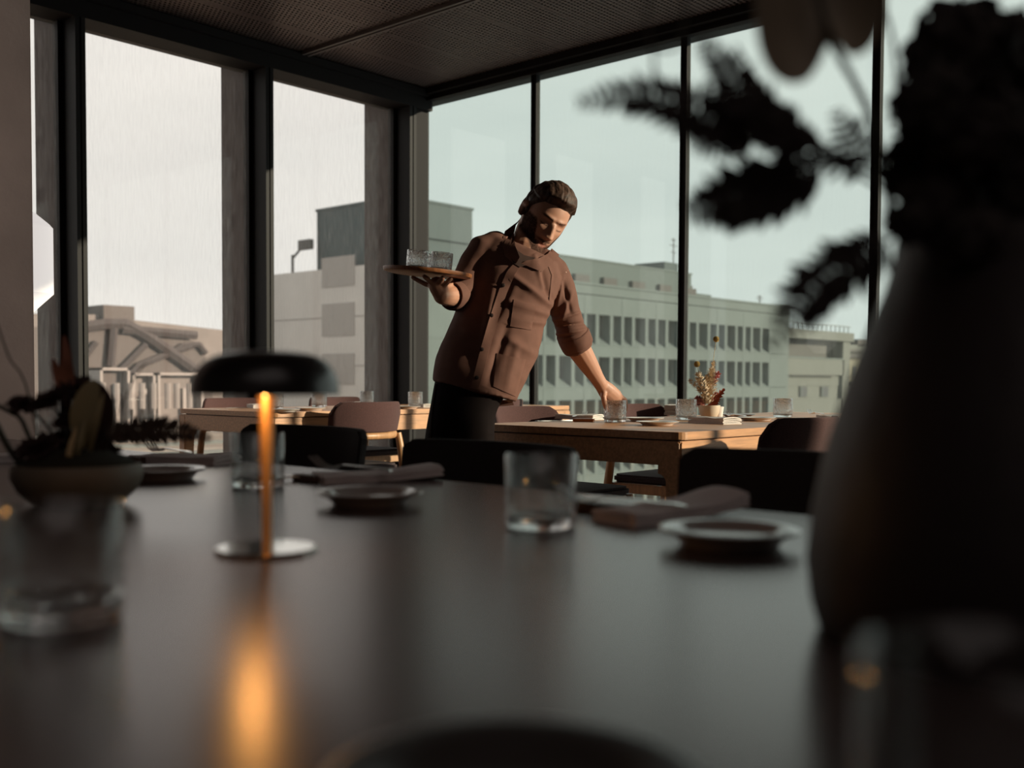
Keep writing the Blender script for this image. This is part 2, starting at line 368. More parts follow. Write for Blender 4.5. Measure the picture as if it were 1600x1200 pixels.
# antennas
def antenna(x, y, z, h, name, label):
    b = MB().tube([(x, y, z), (x, y, z + h)], .07, 6)
    for k, l in ((.95, .5), (.8, .8), (.62, .5)):
        b.tube([(x - l, y, z + h * k), (x + l, y, z + h * k)], .04, 5)
    tag(b.build(name, mLouv), label, 'antenna')
p = ony(1052, 418, BY + 6); antenna(p.x, p.y, 12.8, 4.3, 'roof_antenna', 'tall thin rooftop antenna left of the slim mullion')
p = ony(1187, 470, BY + 3); antenna(p.x, p.y, 9.9, 1.5, 'roof_antenna', 'short thin antenna on the lower right roof of the office block')

# neighbour with balconies
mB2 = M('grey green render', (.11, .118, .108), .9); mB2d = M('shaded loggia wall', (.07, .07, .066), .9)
b2y = 66.0
def P2(px, py): return ony(px, py, b2y)
x0, x1 = P2(1228, 500).x, P2(1329, 520).x
tz = P2(1285, 517).z
bd = empty('apartment_building', ((x0 + x1) / 2, b2y, -14)); tag(bd, 'grey green apartment building with loggias and balconies right of the office block', 'building')
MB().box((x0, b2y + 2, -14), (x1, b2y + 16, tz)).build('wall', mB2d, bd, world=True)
MB().box((x0, b2y - .3, P2(1285, 531).z), (x1 + .6, b2y + 2.2, tz)).build('roof_band', mB2, bd, world=True)
MB().box((x1 - 2.4, b2y, -14), (x1, b2y + 2.2, tz - 1)).build('side_pier', mB2, bd, world=True)
for (ya, yb) in ((561, 586), (624, 660)):
    MB().box((x0, b2y, P2(1285, yb).z), (x1 - 2.0, b2y + 2.2, P2(1285, ya).z)).build('balcony_parapet', mB2, bd, world=True)
MB().box((x0, b2y + .5, P2(1285, 603).z), (x1 - 2.0, b2y + 2.2, P2(1285, 586).z)).build('wall_band', mB2, bd, world=True)
MB().box((x0, b2y - .1, P2(1285, 561).z), (x1 - 2.3, b2y, P2(1285, 559).z)).build('railing', mStone, bd, world=True)
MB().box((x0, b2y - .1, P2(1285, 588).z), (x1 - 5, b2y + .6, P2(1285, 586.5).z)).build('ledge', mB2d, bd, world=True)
xw = (P2(1236, 600).x, P2(1318, 600).x)
MB().box((xw[0], b2y + .6, P2(1285, 627).z), (xw[1], b2y + 2.2, P2(1285, 603).z)).build('wall_band', mB2, bd, world=True)
for a, c in ((1254, 1266), (1287, 1299)):
    q0 = P2(a, 620); q1 = P2(c, 604)
    f = MB().box((q0.x, b2y + .45, q0.z), (q1.x, b2y + .62, q1.z)).build('window', mPaneD, bd, world=True)
    g = MB().box((-.12, -.02, 0), (.12, .1, q1.z - q0.z)).build('window_bar', mStone, f); g.location = Vector(((q0.x + q1.x) / 2 - .8, b2y + .4, q0.z)) - bd.location
for k in range(14):
    x = x0 + (x1 - x0) * (k + .5) / 14
    MB().box((x - .05, b2y, tz), (x + .05, b2y + .1, tz + .9)).build('railing_post', mB2, bd, world=True)
MB().box((x0, b2y, tz + .85), (x1, b2y + .1, tz + .95)).build('railing', mB2, bd, world=True)
# pale house at the far right
mOch = M('pale ochre render', (.2, .19, .145), .9); mBrk = M('salmon render panel', (.15, .075, .06), .9)
b3y = 78.0
def P3(px, py): return ony(px, py, b3y)
xa, xb = P3(1322, 580).x, P3(1372, 580).x
hs = empty('ochre_house', ((xa + xb) / 2, b3y, -14)); tag(hs, 'pale ochre house with dark eaves and a salmon lower wall beside the slim mullion', 'building')
MB().box((xa, b3y, P3(1340, 616).z), (xb + 8, b3y + 10, P3(1340, 553).z)).build('wall', mOch, hs, world=True)
MB().box((xa - .4, b3y - .5, P3(1340, 561).z), (xb + 8, b3y + 10, P3(1340, 553).z)).box((xa + .3, b3y - .3, P3(1340, 551).z), (xb + 8, b3y + 10, P3(1340, 547).z)).build('eaves', mLouv, hs, world=True)
MB().box((xa + .8, b3y, P3(1340, 552).z), (xb + 8, b3y + 10, P3(1340, 539).z)).build('upper_storey', mB2, hs, world=True)
MB().box((P3(1341, 530).x, b3y, P3(1340, 541).z), (xb + 8, b3y + 5, P3(1340, 530).z)).build('roof_plant', mLouv, hs, world=True)
MB().box((xa - 3, b3y - .6, -14), (xb + 8, b3y, P3(1340, 617).z)).build('salmon_wall', mBrk, hs, world=True)
MB().box((P3(1329, 620).x, b3y - .8, P3(1340, 645).z), (P3(1329, 620).x + .3, b3y - .6, P3(1340, 617).z)).build('pipe', mStone, hs, world=True)
for a, c, t0, t1 in ((1333, 1339, 573, 588), (1324, 1335, 603, 618), (1348, 1356, 573, 588)):
    q0, q1 = P3(a, t1), P3(c, t0); MB().box((q0.x, b3y - .1, q0.z), (q1.x, b3y, q1.z)).build('window', mPaneD, hs, world=True)
b = MB().box((xa, b3y - 1.2, P3(1340, 600).z), (xb + 8, b3y, P3(1340, 597).z)).box((xa, b3y - 1.2, P3(1340, 588).z), (xb + 8, b3y - 1.1, P3(1340, 587).z))
b.build('balcony', mLouv, hs, world=True)
for k in range(12):
    x = xa + (xb - xa) * (k + .5) / 10; MB().box((x - .06, b3y - 1.2, P3(1340, 598).z), (x + .06, b3y - 1.1, P3(1340, 588).z)).build('baluster', mLouv, hs, world=True)

# street far below and the terrace with the station hall beyond the back windows
mStreet = M('asphalt and paving', (.09, .085, .08), .9, vary=.2, scale=.1)
mTer = M('tan gravel roof', (.22, .185, .15), .95, vary=.22, scale=.35, stretch=(.25, 2.2, 1), col2=(.30, .27, .22))
st(MB().box((-150, 9, -15), (260, 300, -14)), 'street_floor', mStreet)
ter = st(MB().prism([(-60, 14), (11, 14), (39, 46), (39, 70), (-60, 70)], -14, -2.6), 'terrace_floor', mTer)
mHall = M('grey hall wall', (.15, .14, .132), .9, vary=.1, scale=.5); mHallD = M('dark hall opening', (.085, .078, .074), .9); mTru = M('truss steel', (.035, .030, .030), .7); mWhite = M('white painted frame', (.20, .19, .18), .6)
HY = 64.0
def PH(px, py): return ony(px, py, HY)
hall = empty('station_hall', (PH(240, 560).x, HY, -2.6)); tag(hall, 'low grey hall with a steel truss front beyond the back window', 'building')
za, zb = PH(136, 498).z, PH(360, 512).z
xh0, xh1 = PH(40, 500).x, PH(400, 500).x
MB().prism([(xh0, -2.6), (xh1, -2.6), (xh1, zb - .3), (PH(210, 500).x, PH(210, 499).z), (PH(210, 500).x, PH(210, 492).z), (xh0, PH(60, 490).z)], HY + .5, HY + 12, 'y').build('wall', mHall, hall, world=True)
q0, q1 = PH(162, 491), PH(210, 479)
MB().box((q0.x, HY, q0.z - .5), (q1.x, HY + 6, q1.z)).build('roof_box', mHallD, hall, world=True)
MB().prism([(xh0, -2.5), (xh1 - 3, -2.5), (PH(320, 540).x, PH(320, 536).z), (PH(290, 540).x, PH(290, 530).z), (PH(210, 540).x, PH(210, 518).z), (PH(160, 540).x, PH(150, 506).z), (xh0, PH(60, 512).z)], HY + .2, HY + .5, 'y').build('opening', mHallD, hall, world=True)
for pts, r in (([(120, 512), (165, 506), (195, 506), (225, 522), (270, 553), (300, 575), (345, 604)], .38), ([(190, 514), (306, 524)], .32), ([(228, 538), (188, 578)], .22), ([(177, 512), (172, 572)], .30), ([(300, 540), (255, 556), (215, 572), (205, 585)], .25), ([(258, 556), (285, 540), (310, 538), (322, 552)], .2), ([(150, 535), (120, 575)], .2)):
    MB().tube([PH(*p) for p in pts], r, 6).build('truss_bar', mTru, hall, world=True)
def frame_box(name, px0, py0, px1, py1, label, cat, fill):
    q0 = PH(px0, py1); q1 = PH(px1, py0); y = HY - 9; k = y / HY
    q0 = ony(px0, py1, y); q1 = ony(px1, py0, y); q0.z = min(q0.z, -2.6); e = empty(name, (q0.x, y, q0.z)); tag(e, label, cat)
    t = .14
    MB().box((q0.x, y, q0.z), (q0.x + t, y + 2, q1.z)).box((q1.x - t, y, q0.z), (q1.x, y + 2, q1.z)).box((q0.x, y, q1.z - t), (q1.x, y + 2, q1.z)).build('frame', mWhite, e, world=True)
    MB().box((q0.x + t, y + .6, q0.z), (q1.x - t, y + 1.8, q1.z - t)).build('panel', fill, e, world=True)
    MB().box((q0.x + (q1.x - q0.x) * .60, y + .3, q0.z + 1.0), (q0.x + (q1.x - q0.x) * .72, y + .6, q1.z - .9)).build('poster_panel', mWhite, e, world=True)
frame_box('kiosk', 157, 575, 203, 613, 'white framed kiosk standing left of the low sheds on the gravel roof', 'kiosk', mHallD)
frame_box('roof_shed', 208, 583, 243, 605, 'small pale shed between the white kiosk and the long shed', 'shed', mHall)
frame_box('roof_shed', 247, 583, 318, 606, 'long pale shed right of the white kiosk on the gravel roof', 'shed', mHall)
for k, px in enumerate((160, 182, 204, 222, 240, 262, 276, 296)):
    q = ony(px, 613, HY - 11); b = MB().tube([(q.x, q.y, q.z - .9), (q.x, q.y, q.z + .5)], .16, 6)
    tag(b.build('bollard', mWhite), ['leftmost', 'second', 'third', 'fourth', 'fourth from the right', 'third from the right', 'second from the right', 'rightmost'][k] + ' pale bollard of the row in front of the rooftop sheds', 'bollard', 'bollards on the gravel roof')
for k in range(5):
    q = 22 + k * 7; st(MB().box((-40, q, -2.6), (min(38, (q - 2) * .86), q + .5, -2.42)), 'kerb_strip', mStone, ter)

# ------------------------------------------------------------------ tables
def oak_table(x0, y0, x1, y1, zt, label):
    t = empty('dining_table', ((x0 + x1) / 2, (y0 + y1) / 2, 0)); tag(t, label, 'table', 'oak dining tables')
    MB().prism(rrect(x0, y0, x1, y1, .035), zt - .024, zt).build('table_top', mWood, t, bevel=.002, world=True)
    a, c = .006, .075
    for nm, p, q in (('apron', (x0 + a, y0 + .012), (x0 + a + .03, y1 - .012)), ('apron', (x1 - a - .03, y0 + .012), (x1 - a, y1 - .012)), ('apron', (x0 + .012, y0 + a), (x1 - .012, y0 + a + .03)), ('apron', (x0 + .012, y1 - a - .03), (x1 - .012, y1 - a))):
        MB().box((*p, zt - .028 - c), (*q, zt - .028)).build(nm, mWood, t, bevel=.003, world=True)
    MB().box((x0 + .03, y0 + .03, zt - .05), (x1 - .03, y1 - .03, zt - .0245)).build('under_frame', mBlkW, t, world=True)
    for sx, X in ((1, x0), (-1, x1)):
        for sy, Y in ((1, y0), (-1, y1)):
            b = MB(); H = zt - .028; prof = [(.064, H), (.060, H - .16), (.044, 0)]
            vs = []; g_ = a - .0015
            for w_, z in prof: vs += [(X + sx * g_, Y + sy * g_, z), (X + sx * w_, Y + sy * g_, z), (X + sx * w_, Y + sy * w_, z), (X + sx * g_, Y + sy * w_, z)]
            fs = [(3, 2, 1, 0), tuple(4 * (len(prof) - 1) + k for k in range(4))]
            for i in range(len(prof) - 1):
                for k in range(4): fs.append((4 * i + k, 4 * i + (k + 1) % 4, 4 * i + 4 + (k + 1) % 4, 4 * i + 4 + k))
            for ax_ in (0, 1):
                q_ = []
                for i in range(7):
                    an_ = i / 6 * PI / 2; q_.append((.058 + .03 * (1 - math.sin(an_)), H - .102 - .03 * (1 - math.cos(an_))))
                q_ = [(.055, H - .070), (.088, H - .070)] + q_ + [(.055, H - .132)]
                if ax_ == 0: MB().prism([(X + sx * u_, z_) for u_, z_ in q_], *sorted((Y + sy * (a + .002), Y + sy * (a + .028))), 'y').build('corner_bracket', mWood, t, world=True)
                else: MB().prism([(Y + sy * u_, z_) for u_, z_ in q_], *sorted((X + sx * (a + .002), X + sx * (a + .028))), 'x').build('corner_bracket', mWood, t, world=True)
            b.add(vs, fs).build('leg', mWood, t, bevel=.006, world=True, smooth=50, seg=3)
    return t
ZT = .75
oak_table(2.68, 1.72, 4.98, 2.57, ZT, 'oak dining table at right whose near corner points at the camera')
oak_table(2.82, 3.98, 4.98, 4.80, ZT + .004, 'oak dining table at left in front of the back windows')
ZB = .74
bt = empty('black_table', (.45, .9, 0)); tag(bt, 'large black satin table filling the foreground', 'table')
MB().prism(rrect(-.15, -1.4, 1.195, 3.0, .02), ZB - .022, ZB).build('table_top', mBlack, bt, bevel=.002, world=True)
MB().box((-.08, -1.32, ZB - .09), (1.12, 2.92, ZB - .0225)).build('apron', mBlkW, bt, world=True)
for x in (-.05, 1.04):
    for y in (-1.3, 2.84): MB().box((x, y, 0), (x + .06, y + .06, ZB - .09)).build('leg', mBlkW, bt, world=True, bevel=.004)

# ------------------------------------------------------------------ chairs
def chair(name, label, group, fab, seatm, wood, ztop=.80, zbot=.655, sag=.095, rnd=.055, rs=.72):
    """front of the seat towards +Y, back at -Y"""
    c = empty(name); tag(c, label, 'chair', group)
    W, th = .225, .022
    def arc(u): return Vector((u * W * (1 - .04 * u * u), -.19 - .04 + sag * (u * u), 0))
    def pad(i, j, off):
        u = -1 + 2 * i / 20; v = j / 8
        uu = math.copysign(min(1, abs(u)), u)
        zc = ztop - zbot; r = .30
        # rounded upper corners
        zt_ = ztop - rnd * max(0, (abs(u) - rs) / (1 - rs)) ** 2.6
        p = arc(u * (1 - .03 * (1 - v))); z = zbot + (zt_ - zbot) * v
        bulge = (.006 * math.sin(PI * v) ** .5) * (1 - u ** 8)
        return Vector((p.x, p.y + off * (th / 2 + bulge) - .025 * (v - .5), z))
    nu, nv = 21, 9
    F = [pad(i, j, 1) for i in range(nu) for j in range(nv)]; B = [pad(i, j, -1) for i in range(nu) for j in range(nv)]
    fs = []; N = nu * nv
    for i in range(nu - 1):
        for j in range(nv - 1):
            a = i * nv + j; fs.append((a, a + nv, a + nv + 1, a + 1)); fs.append((N + a, N + a + 1, N + a + nv + 1, N + a + nv))
    for i in range(nu - 1):
        a = i * nv; fs.append((a, N + a, N + a + nv, a + nv)); a += nv - 1; fs.append((a, a + nv, N + a + nv, N + a))
    for j in range(nv - 1):
        a = j; fs.append((a, a + 1, N + a + 1, N + a)); a = (nu - 1) * nv + j; fs.append((a, N + a, N + a + 1, a + 1))
    MB().add(F + B, fs).build('backrest', fab, c, smooth=60, bevel=.004)
    b = MB()
    def rail(i, j):
        u = -1 + 2 * i / 16; p = arc(u * .985); hw = .013; hh = .017
        a = j * PI / 4; return Vector((p.x, p.y + .014 + math.cos(a) * hw, zbot - .018 + math.sin(a) * hh))
    v = [rail(i, j) for i in range(17) for j in range(8)]
    b.add(v, [(i * 8 + j, (i + 1) * 8 + j, (i + 1) * 8 + (j + 1) % 8, i * 8 + (j + 1) % 8) for i in range(16) for j in range(8)] + [tuple(range(8)), tuple(16 * 8 + k for k in range(7, -1, -1))])
    b.build('back_rail', wood, c, smooth=60)
    for s in (-1, 1):
        MB().tube([(s * .215, -.138, zbot - .012), (s * .222, -.150, zbot - .08), (s * .228, -.165, .45), (s * .235, -.19, .2), (s * .24, -.205, 0)], [.017, .018, .019, .016, .012], 10).build('rear_leg', wood, c, smooth=60)
        MB().tube([(s * .205, .20, .465), (s * .21, .205, .38), (s * .222, .225, .2), (s * .23, .235, 0)], [.018, .019, .016, .012], 10).build('front_leg', wood, c, smooth=60)
        MB().box((s * .212 - .011, -.16, .42), (s * .212 + .011, .20, .46)).build('side_rail', wood, c, bevel=.004)
    MB().box((-.21, .185, .42), (.21, .207, .46)).build('front_rail', wood, c, bevel=.004)
    MB().box((-.215, -.172, .42), (.215, -.150, .46)).build('rear_rail', wood, c, bevel=.004)
    MB().prism(rrect(-.215, -.17, .215, .225, .06), .462, .497).build('seat', seatm, c, bevel=.010, smooth=60, seg=3)
    return c
G = 'mauve backed oak chairs round the oak tables'
c0 = chair('dining_chair', 'mauve backed oak chair nearest the camera at the right oak table', G, mFab, mFabS, mWoodL)
c0.location = (2.92, 1.615, 0); c0.rotation_euler = (0, 0, 0)
for x, y, rz, l in ((3.70, 1.615, .0, 'mauve backed oak chair half hidden behind the tall dark vase'),
                    (3.13, 2.58, PI, 'mauve backed chair on the window side of the right table beside the waiter'),
                    (3.92, 2.58, PI, 'mauve backed chair on the window side behind the reaching hand'),
                    (3.27, 4.02, 0, 'mauve backed oak chair with pale legs at the near side of the left table'),
                    (4.30, 4.12, .1, 'mauve backed oak chair partly hidden behind the dark apron'),
                    (3.32, 4.88, PI, 'leftmost mauve backed chair beyond the left table'),
                    (4.03, 4.88, PI, 'mauve backed chair beyond the left table right of the lamp shade')):
    dup(c0, (x, y, 0), rz, l, G)
GB = 'black chairs along the far side of the black table'
k0 = chair('black_chair', 'black upholstered chair left of the waiter behind the black table', GB, mFabB, mFabB, mBlkW, ztop=.80, zbot=.63, sag=.06, rnd=.014, rs=.86)
k0.location = (1.215, 1.875, 0); k0.rotation_euler = (0, 0, PI / 2)
dup(k0, (1.215, 1.32, 0), PI / 2, 'black upholstered chair in front of the apron, behind the middle tumbler', GB).scale = (1, 1, .985)
dup(k0, (1.215, .68, 0), PI / 2, 'black upholstered chair at right, in front of the right oak table', GB)

# ------------------------------------------------------------------ tableware
def tumbler(name, loc, label, group, mat, r=.040, h=.082, rz=0, wall=.0028):
    b = MB().lathe([(r - .0008, .016), (r, .03), (r, h - .001), (r - wall / 2, h), (r - wall, h - .001), (r - wall, .03), (r - wall - .001, .019), (r - wall - .004, .016)], 48, closed=True)
    o = empty(name, loc, rz); b.build('wall', mat, o, smooth=70)
    MB().lathe([(0, 0), (r - .006, 0), (r - .0025, .0015), (r - .0012, .005), (r - .0008, .0158), (r - wall - .004, .0158), (r - wall - .007, .0135), (r * .5, .0115), (0, .011)], 48).build('base', mGlassB, o, smooth=70)
    tag(o, label, 'glass', group); return o
def plate(loc, label, group, mat=None, r=.070, flat=1.0):
    k = r / .070; b = MB().lathe([(x * k, z) for x, z in [(0, .003), (.040, .003), (.044, 0), (.047, 0), (.049, .003), (.056, .011), (.069, .0155), (.070, .0170), (.0692, .0182), (.066, .0180), (.051, .0166), (.046, .0125), (.042, .0105), (0, .010)]], 64)
    b.v = [Vector((p.x, p.y, p.z * flat)) for p in b.v]; o = b.build('side_plate', mat or mPlate, smooth=60); o.location = loc; return tag(o, label, 'plate', group)
def fork(loc, rz, label, group, tilt=.0, lift=0.0, L=.185, mat=None, rx=0):
    b = MB(); pts = []
    prof = [(-L * .5, .004, .0035), (-L * .42, .006, .0065), (-L * .1, .007, .0040), (L * .10, .008, .0032), (L * .17, .006, .006), (L * .22, .003, .0105), (L * .28, .002, .0115)]
    v = []; f = []
    for x, z, w_ in prof: v += [(x, -w_, z), (x, w_, z), (x, w_, z + .002), (x, -w_, z + .002)]
    for i in range(len(prof) - 1):
        for k in range(4): f.append((4 * i + k, 4 * i + (k + 1) % 4, 4 * i + 4 + (k + 1) % 4, 4 * i + 4 + k))
    f += [(3, 2, 1, 0), tuple(4 * (len(prof) - 1) + k for k in range(4))]
    b.add(v, f)
    for k in range(4):
        y = -.0093 + k * .0062
        b.tube([(L * .275, y, .003), (L * .38, y, .007), (L * .46, y, .016), (L * .5, y * .95, .021)], [.0020, .0018, .0016, .0009], 6)
    o = b.build('fork', mat or mSteel, smooth=50); o.location = Vector(loc) + Vector((0, 0, lift)); o.rotation_euler = (rx, tilt, rz)
    return tag(o, label, 'fork', group)
def knife(loc, rz, label, group, L=.2, mat=None, tilt=0):
    poly = [(-L / 2, -.004), (-L / 2 + .004, -.007), (0, -.005), (.01, -.009), (L * .4, -.010), (L * .49, -.003), (L / 2, .004), (0.01, .005), (-L / 2, .006)]
    o = MB().prism(poly, 0, .0028).build('knife', mat or mSteel, bevel=.0007); o.location = loc; o.rotation_euler = (0, tilt, rz)
    return tag(o, label, 'knife', group)
def napkin(loc, rz, label, group, mat, L=.20, W=.075, H=.016, sag=.0, lift_end=.0, seed=0):
    b = MB(); N = 4
    for k in range(N):
        z0 = H * k / N; ins = .004 * (N - k) * ((k % 2) * .6)
        def fn(i, j, k=k, z0=z0, ins=ins):
            u = i / 16; v = j / 7; x = -L / 2 + ins * .5 + u * (L - ins); y = -W / 2 + v * (W - ins * .5)
            n = noise.noise(Vector((x * 18 + seed, y * 22, seed + k * .4)))
            z = z0 + n * .0035 * (k + 1) / N + lift_end * max(0, u - .35) ** 1.5 + .006 * (1 - abs(2 * v - 1) ** 3) * k / N * u
            return Vector((x, y, z))
        t = H / N * .92
        top = [fn(i, j) + Vector((0, 0, t)) for i in range(17) for j in range(8)]; bot = [fn(i, j) for i in range(17) for j in range(8)]
        if k == 0: bot = [Vector((p.x, p.y, 0 if p.x < -L * .1 or lift_end == 0 else p.z)) for p in bot]
        fs = []; n_ = 17 * 8
        for i in range(16):
            for j in range(7): a = i * 8 + j; fs += [(a, a + 8, a + 9, a + 1), (n_ + a, n_ + a + 1, n_ + a + 9, n_ + a + 8)]
        for i in range(16):
            a = i * 8; fs.append((a, n_ + a, n_ + a + 8, a + 8)); a += 7; fs.append((a, a + 8, n_ + a + 8, n_ + a))
        for j in range(7): fs.append((j, j + 1, n_ + j + 1, n_ + j)); a = 16 * 8 + j; fs.append((a, n_ + a, n_ + a + 1, a + 1))
        b.add(top + bot, fs)
    o = b.build('napkin', mat, smooth=40); o.location = loc; o.rotation_euler = (0, 0, rz); return tag(o, label, 'napkin', group)
def rest(loc, rz, label, group, mat, a=.03, b_=.012, h=.011):
    o = MB().prism(rrect(-a, -b_, a, b_, .003), 0, h).build('cutlery_rest', mat, bevel=.0015); o.location = loc; o.rotation_euler = (0, 0, rz); return tag(o, label, 'cutlery rest', group)
def ang(p, q): d = q - p; return math.atan2(d.y, d.x)

# black table settings
Gt = 'clear tumblers on the black table'; Gp = 'side plates on the black table'; Gn = 'mauve napkins on the black table'; Gf = 'forks on the black table'
tumbler('tumbler', onz(845, 824, ZB), 'clear tumbler standing in the middle of the black table', Gt, mGlass)
tumbler('tumbler', onz(403, 761, ZB), 'clear tumbler standing behind the lamp stem on the black table', Gt, mGlass)
tumbler('tumbler', onz(97, 968, ZB), 'large blurred tumbler in the left foreground in front of the flower bowl', Gt, mGlass, h=.080)
tumbler('tumbler', dep(1560, 1200, .30) * 1.0 + Vector((0, 0, ZB - dep(1560, 1200, .30).z)), 'very blurred tumbler in the right foreground in front of the tall vase', Gt, mGlass, h=.086)
plate(onz(1140, 822, ZB + .0195) - Vector((0, 0, .0195)), 'pale side plate at right of the black table beside the folded napkin', Gp)
plate(onz(578, 765, ZB + .0195) - Vector((0, 0, .0195)), 'side plate in front of the napkin between the lamp and the middle tumbler', Gp)
plate(onz(253, 730, ZB + .0195) - Vector((0, 0, .0195)), 'side plate at left behind the flower bowl', Gp)
mPlateD = M('plate with dark reflection', (.05, .042, .04), .35)  # same plate as the others, the dark room it mirrors painted into the colour
plate(onz(806, 1212, ZB + .018) - Vector((0, 0, .0195)), 'dark blurred side plate cut off by the bottom edge of the picture', Gp, mPlateD, r=.072)
p, q = onz(958, 822, ZB), onz(1150, 800, ZB); a = ang(onz(960, 815, ZB), onz(1160, 795, ZB))
napkin(onz(1050, 808, ZB), a, 'mauve folded napkin with a raised end left of the right side plate', Gn, mNap, L=.19, W=.075, H=.014, lift_end=.022, seed=3)
napkin(onz(590, 750, ZB), ang(onz(500, 752, ZB), onz(690, 745, ZB)), 'mauve folded napkin behind the middle side plate', Gn, mNap, L=.20, W=.08, H=.013, lift_end=.014, seed=9)
napkin(onz(290, 722, ZB), ang(onz(200, 716, ZB), onz(360, 722, ZB)), 'mauve folded napkin behind the left side plate', Gn, mNap, L=.20, W=.09, H=.014, seed=5)
napkin(onz(-30, 722, ZB), ang(onz(-90, 722, ZB), onz(12, 718, ZB)), 'mauve folded napkin cut off by the left edge of the picture', Gn, mNap, L=.20, W=.08, H=.012, seed=6)
rest(onz(938, 800, ZB), ang(onz(905, 797, ZB), onz(970, 803, ZB)), 'brown wooden cutlery rest right of the middle tumbler', 'cutlery rests on the black table', mLeath, a=.036)
rest(onz(482, 752, ZB), ang(onz(465, 750, ZB), onz(500, 754, ZB)), 'brown wooden cutlery rest left of the middle napkin', 'cutlery rests on the black table', mLeath)
rest(onz(212, 722, ZB), ang(onz(200, 720, ZB), onz(230, 723, ZB)), 'brown wooden cutlery rest behind the flower bowl', 'cutlery rests on the black table', mLeath)
for (a_, b_, l, lift) in (((900, 782), (1040, 792), 'fork propped on the rest right of the middle tumbler', .012), ((480, 732), (620, 742), 'fork propped on the napkin right of the lamp stem', .016), ((205, 703), (330, 716), 'fork propped on the left napkin', .016)):
    P, Q = onz(*a_, ZB + .015), onz(*b_, ZB + .015); m_ = (P + Q) / 2; m_.z = ZB
    fork(m_, ang(Q, P), l, Gf, lift=lift, L=.17)
P, Q = onz(440, 747, ZB), onz(500, 746, ZB); knife(onz(470, 746, ZB + .006), ang(Q, P), 'knife lying right of the tumbler behind the lamp', 'knives on the black table', L=.14)

# rechargeable lamp
mLampD = M('black lacquered lamp shade', (.016, .012, .012), .28, .0, spec=.6); mChrome = M('brushed nickel', (.72, .69, .65), .12, 1)
mDiff = M('lamp diffuser', (.9, .6, .3), .6, emit=((1.0, .40, .07), 2.3))
lp = onz(417, 861, ZB); lamp = empty('table_lamp', lp); tag(lamp, 'small mushroom table lamp with black dome shade and glowing stem', 'lamp')
MB().lathe([(0, 0), (.0465, 0), (.048, .0012), (.048, .0030), (.046, .0042), (.008, .0048), (0, .0048)], 64).build('base', mChrome, lamp, smooth=30)
MB().lathe([(.0046, .0045), (.0048, .05), (.0056, .09), (.0070, .125), (.0082, .152)], 24).build('stem', M('satin brass stem', (.72, .42, .20), .42, .55), lamp, smooth=40)
prof = []
for i in range(15):
    t = i / 14 * PI / 2; prof.append((.0685 * math.cos(t) ** .55 if i < 14 else 0, .148 + .041 * math.sin(t) ** .85))
inn = [(max(0, r_ - .003), z_ - .003) for r_, z_ in prof]; inn[0] = (inn[0][0], .148)
MB().lathe(prof + inn[::-1], 72, closed=False).build('shade', mLampD, lamp, smooth=60)
MB().lathe([(.008, .1505), (.048, .1505), (.050, .153), (.050, .158), (.008, .158)], 32, closed=True).build('diffuser', mDiff, lamp, smooth=40)
MB().lathe([(.0078, .1465), (.0095, .1465), (.0095, .1500), (.0078, .1500)], 24, closed=True).build('collar', mChrome, lamp, smooth=40)
pl = bpy.data.lights.new('lamp_light', 'POINT'); pl.energy = .30; pl.color = (1, .46, .12); pl.shadow_soft_size = .012
po = bpy.data.objects.new('lamp_light', pl); COL.objects.link(po); po.parent = lamp; po.location = (-.036, -.030, .143)

# oak table settings
def T(px, py, z=ZT + .0): return onz(px, py, z)
Gg = 'hammered tumblers on the oak tables'; Gq = 'pale side plates on the oak tables'; Gw = 'white napkins on the oak tables'
HG = T(961, 657.5)
for px, py, z, l in ((961, 660.3, ZT, 'hammered tumbler held by the reaching hand'), (1072, 656.5, ZT, 'hammered tumbler left of the dried flower pot'), (1223, 652.5, ZT, 'hammered tumbler behind the nearest oak chair'), (499, 636, ZT + .004, 'hammered tumbler at left end of the left oak table, right of the lamp shade'), (573, 633, ZT + .004, 'hammered tumbler behind the chair back of the left oak table'), (649, 635, ZT + .004, 'hammered tumbler beside the apron on the left oak table'), (430, 640, ZT + .004, 'hammered tumbler behind the glowing lamp stem')):
    tumbler('tumbler', onz(px, py, z), l, Gg, mGlassH, r=.0415, h=.083)
for px, py, z, l in ((1007, 652.5, ZT, 'pale side plate right of the reaching hand, farther one'), (1027, 658.5, ZT, 'pale side plate right of the reaching hand, nearer one'), (1153, 647, ZT, 'pale side plate right of the dried flower pot'), (1182, 652, ZT, 'pale side plate half hidden by the nearest oak chair'), (444, 639, ZT + .004, 'pale side plate on the left table behind the lamp stem'), (485, 637, ZT + .004, 'pale side plate on the left table left of the chair back'), (635, 634.5, ZT + .004, 'pale side plate on the left table beside the apron')):
    plate(onz(px, py, z + .014) - Vector((0, 0, .014)), l, Gq, mPlateSun, r=.075, flat=.8)
napkin(T(905, 655.0), ang(T(880, 654), T(940, 656)), 'white napkin behind the copper rest', Gw, mNapW, L=.19, H=.018, seed=1)
napkin(T(1116, 661.5), ang(T(1064, 660), T(1150, 665)), 'white napkin on the right table in front of the flower pot', Gw, mNapW, L=.20, W=.085, H=.022, seed=2)
napkin(T(1300, 657), ang(T(1290, 656), T(1310, 658)), 'white napkin right of the nearest oak chair', Gw, mNapW, L=.15, H=.02, seed=4)
o = napkin(T(1049, 648), .5, 'white napkin standing folded between the plates and the glass', Gw, mNapW, L=.09, W=.06, H=.045, seed=8)
napkin(onz(402, 637.5, ZT + .004), ang(T(385, 636), T(420, 640)), 'white napkin left of the glowing lamp stem', Gw, mNapW, L=.16, H=.02, seed=11)
napkin(onz(660, 636, ZT + .004), ang(T(640, 632), T(680, 634)), 'white napkin beside the apron on the left oak table', Gw, mNapW, L=.18, H=.015, seed=12)
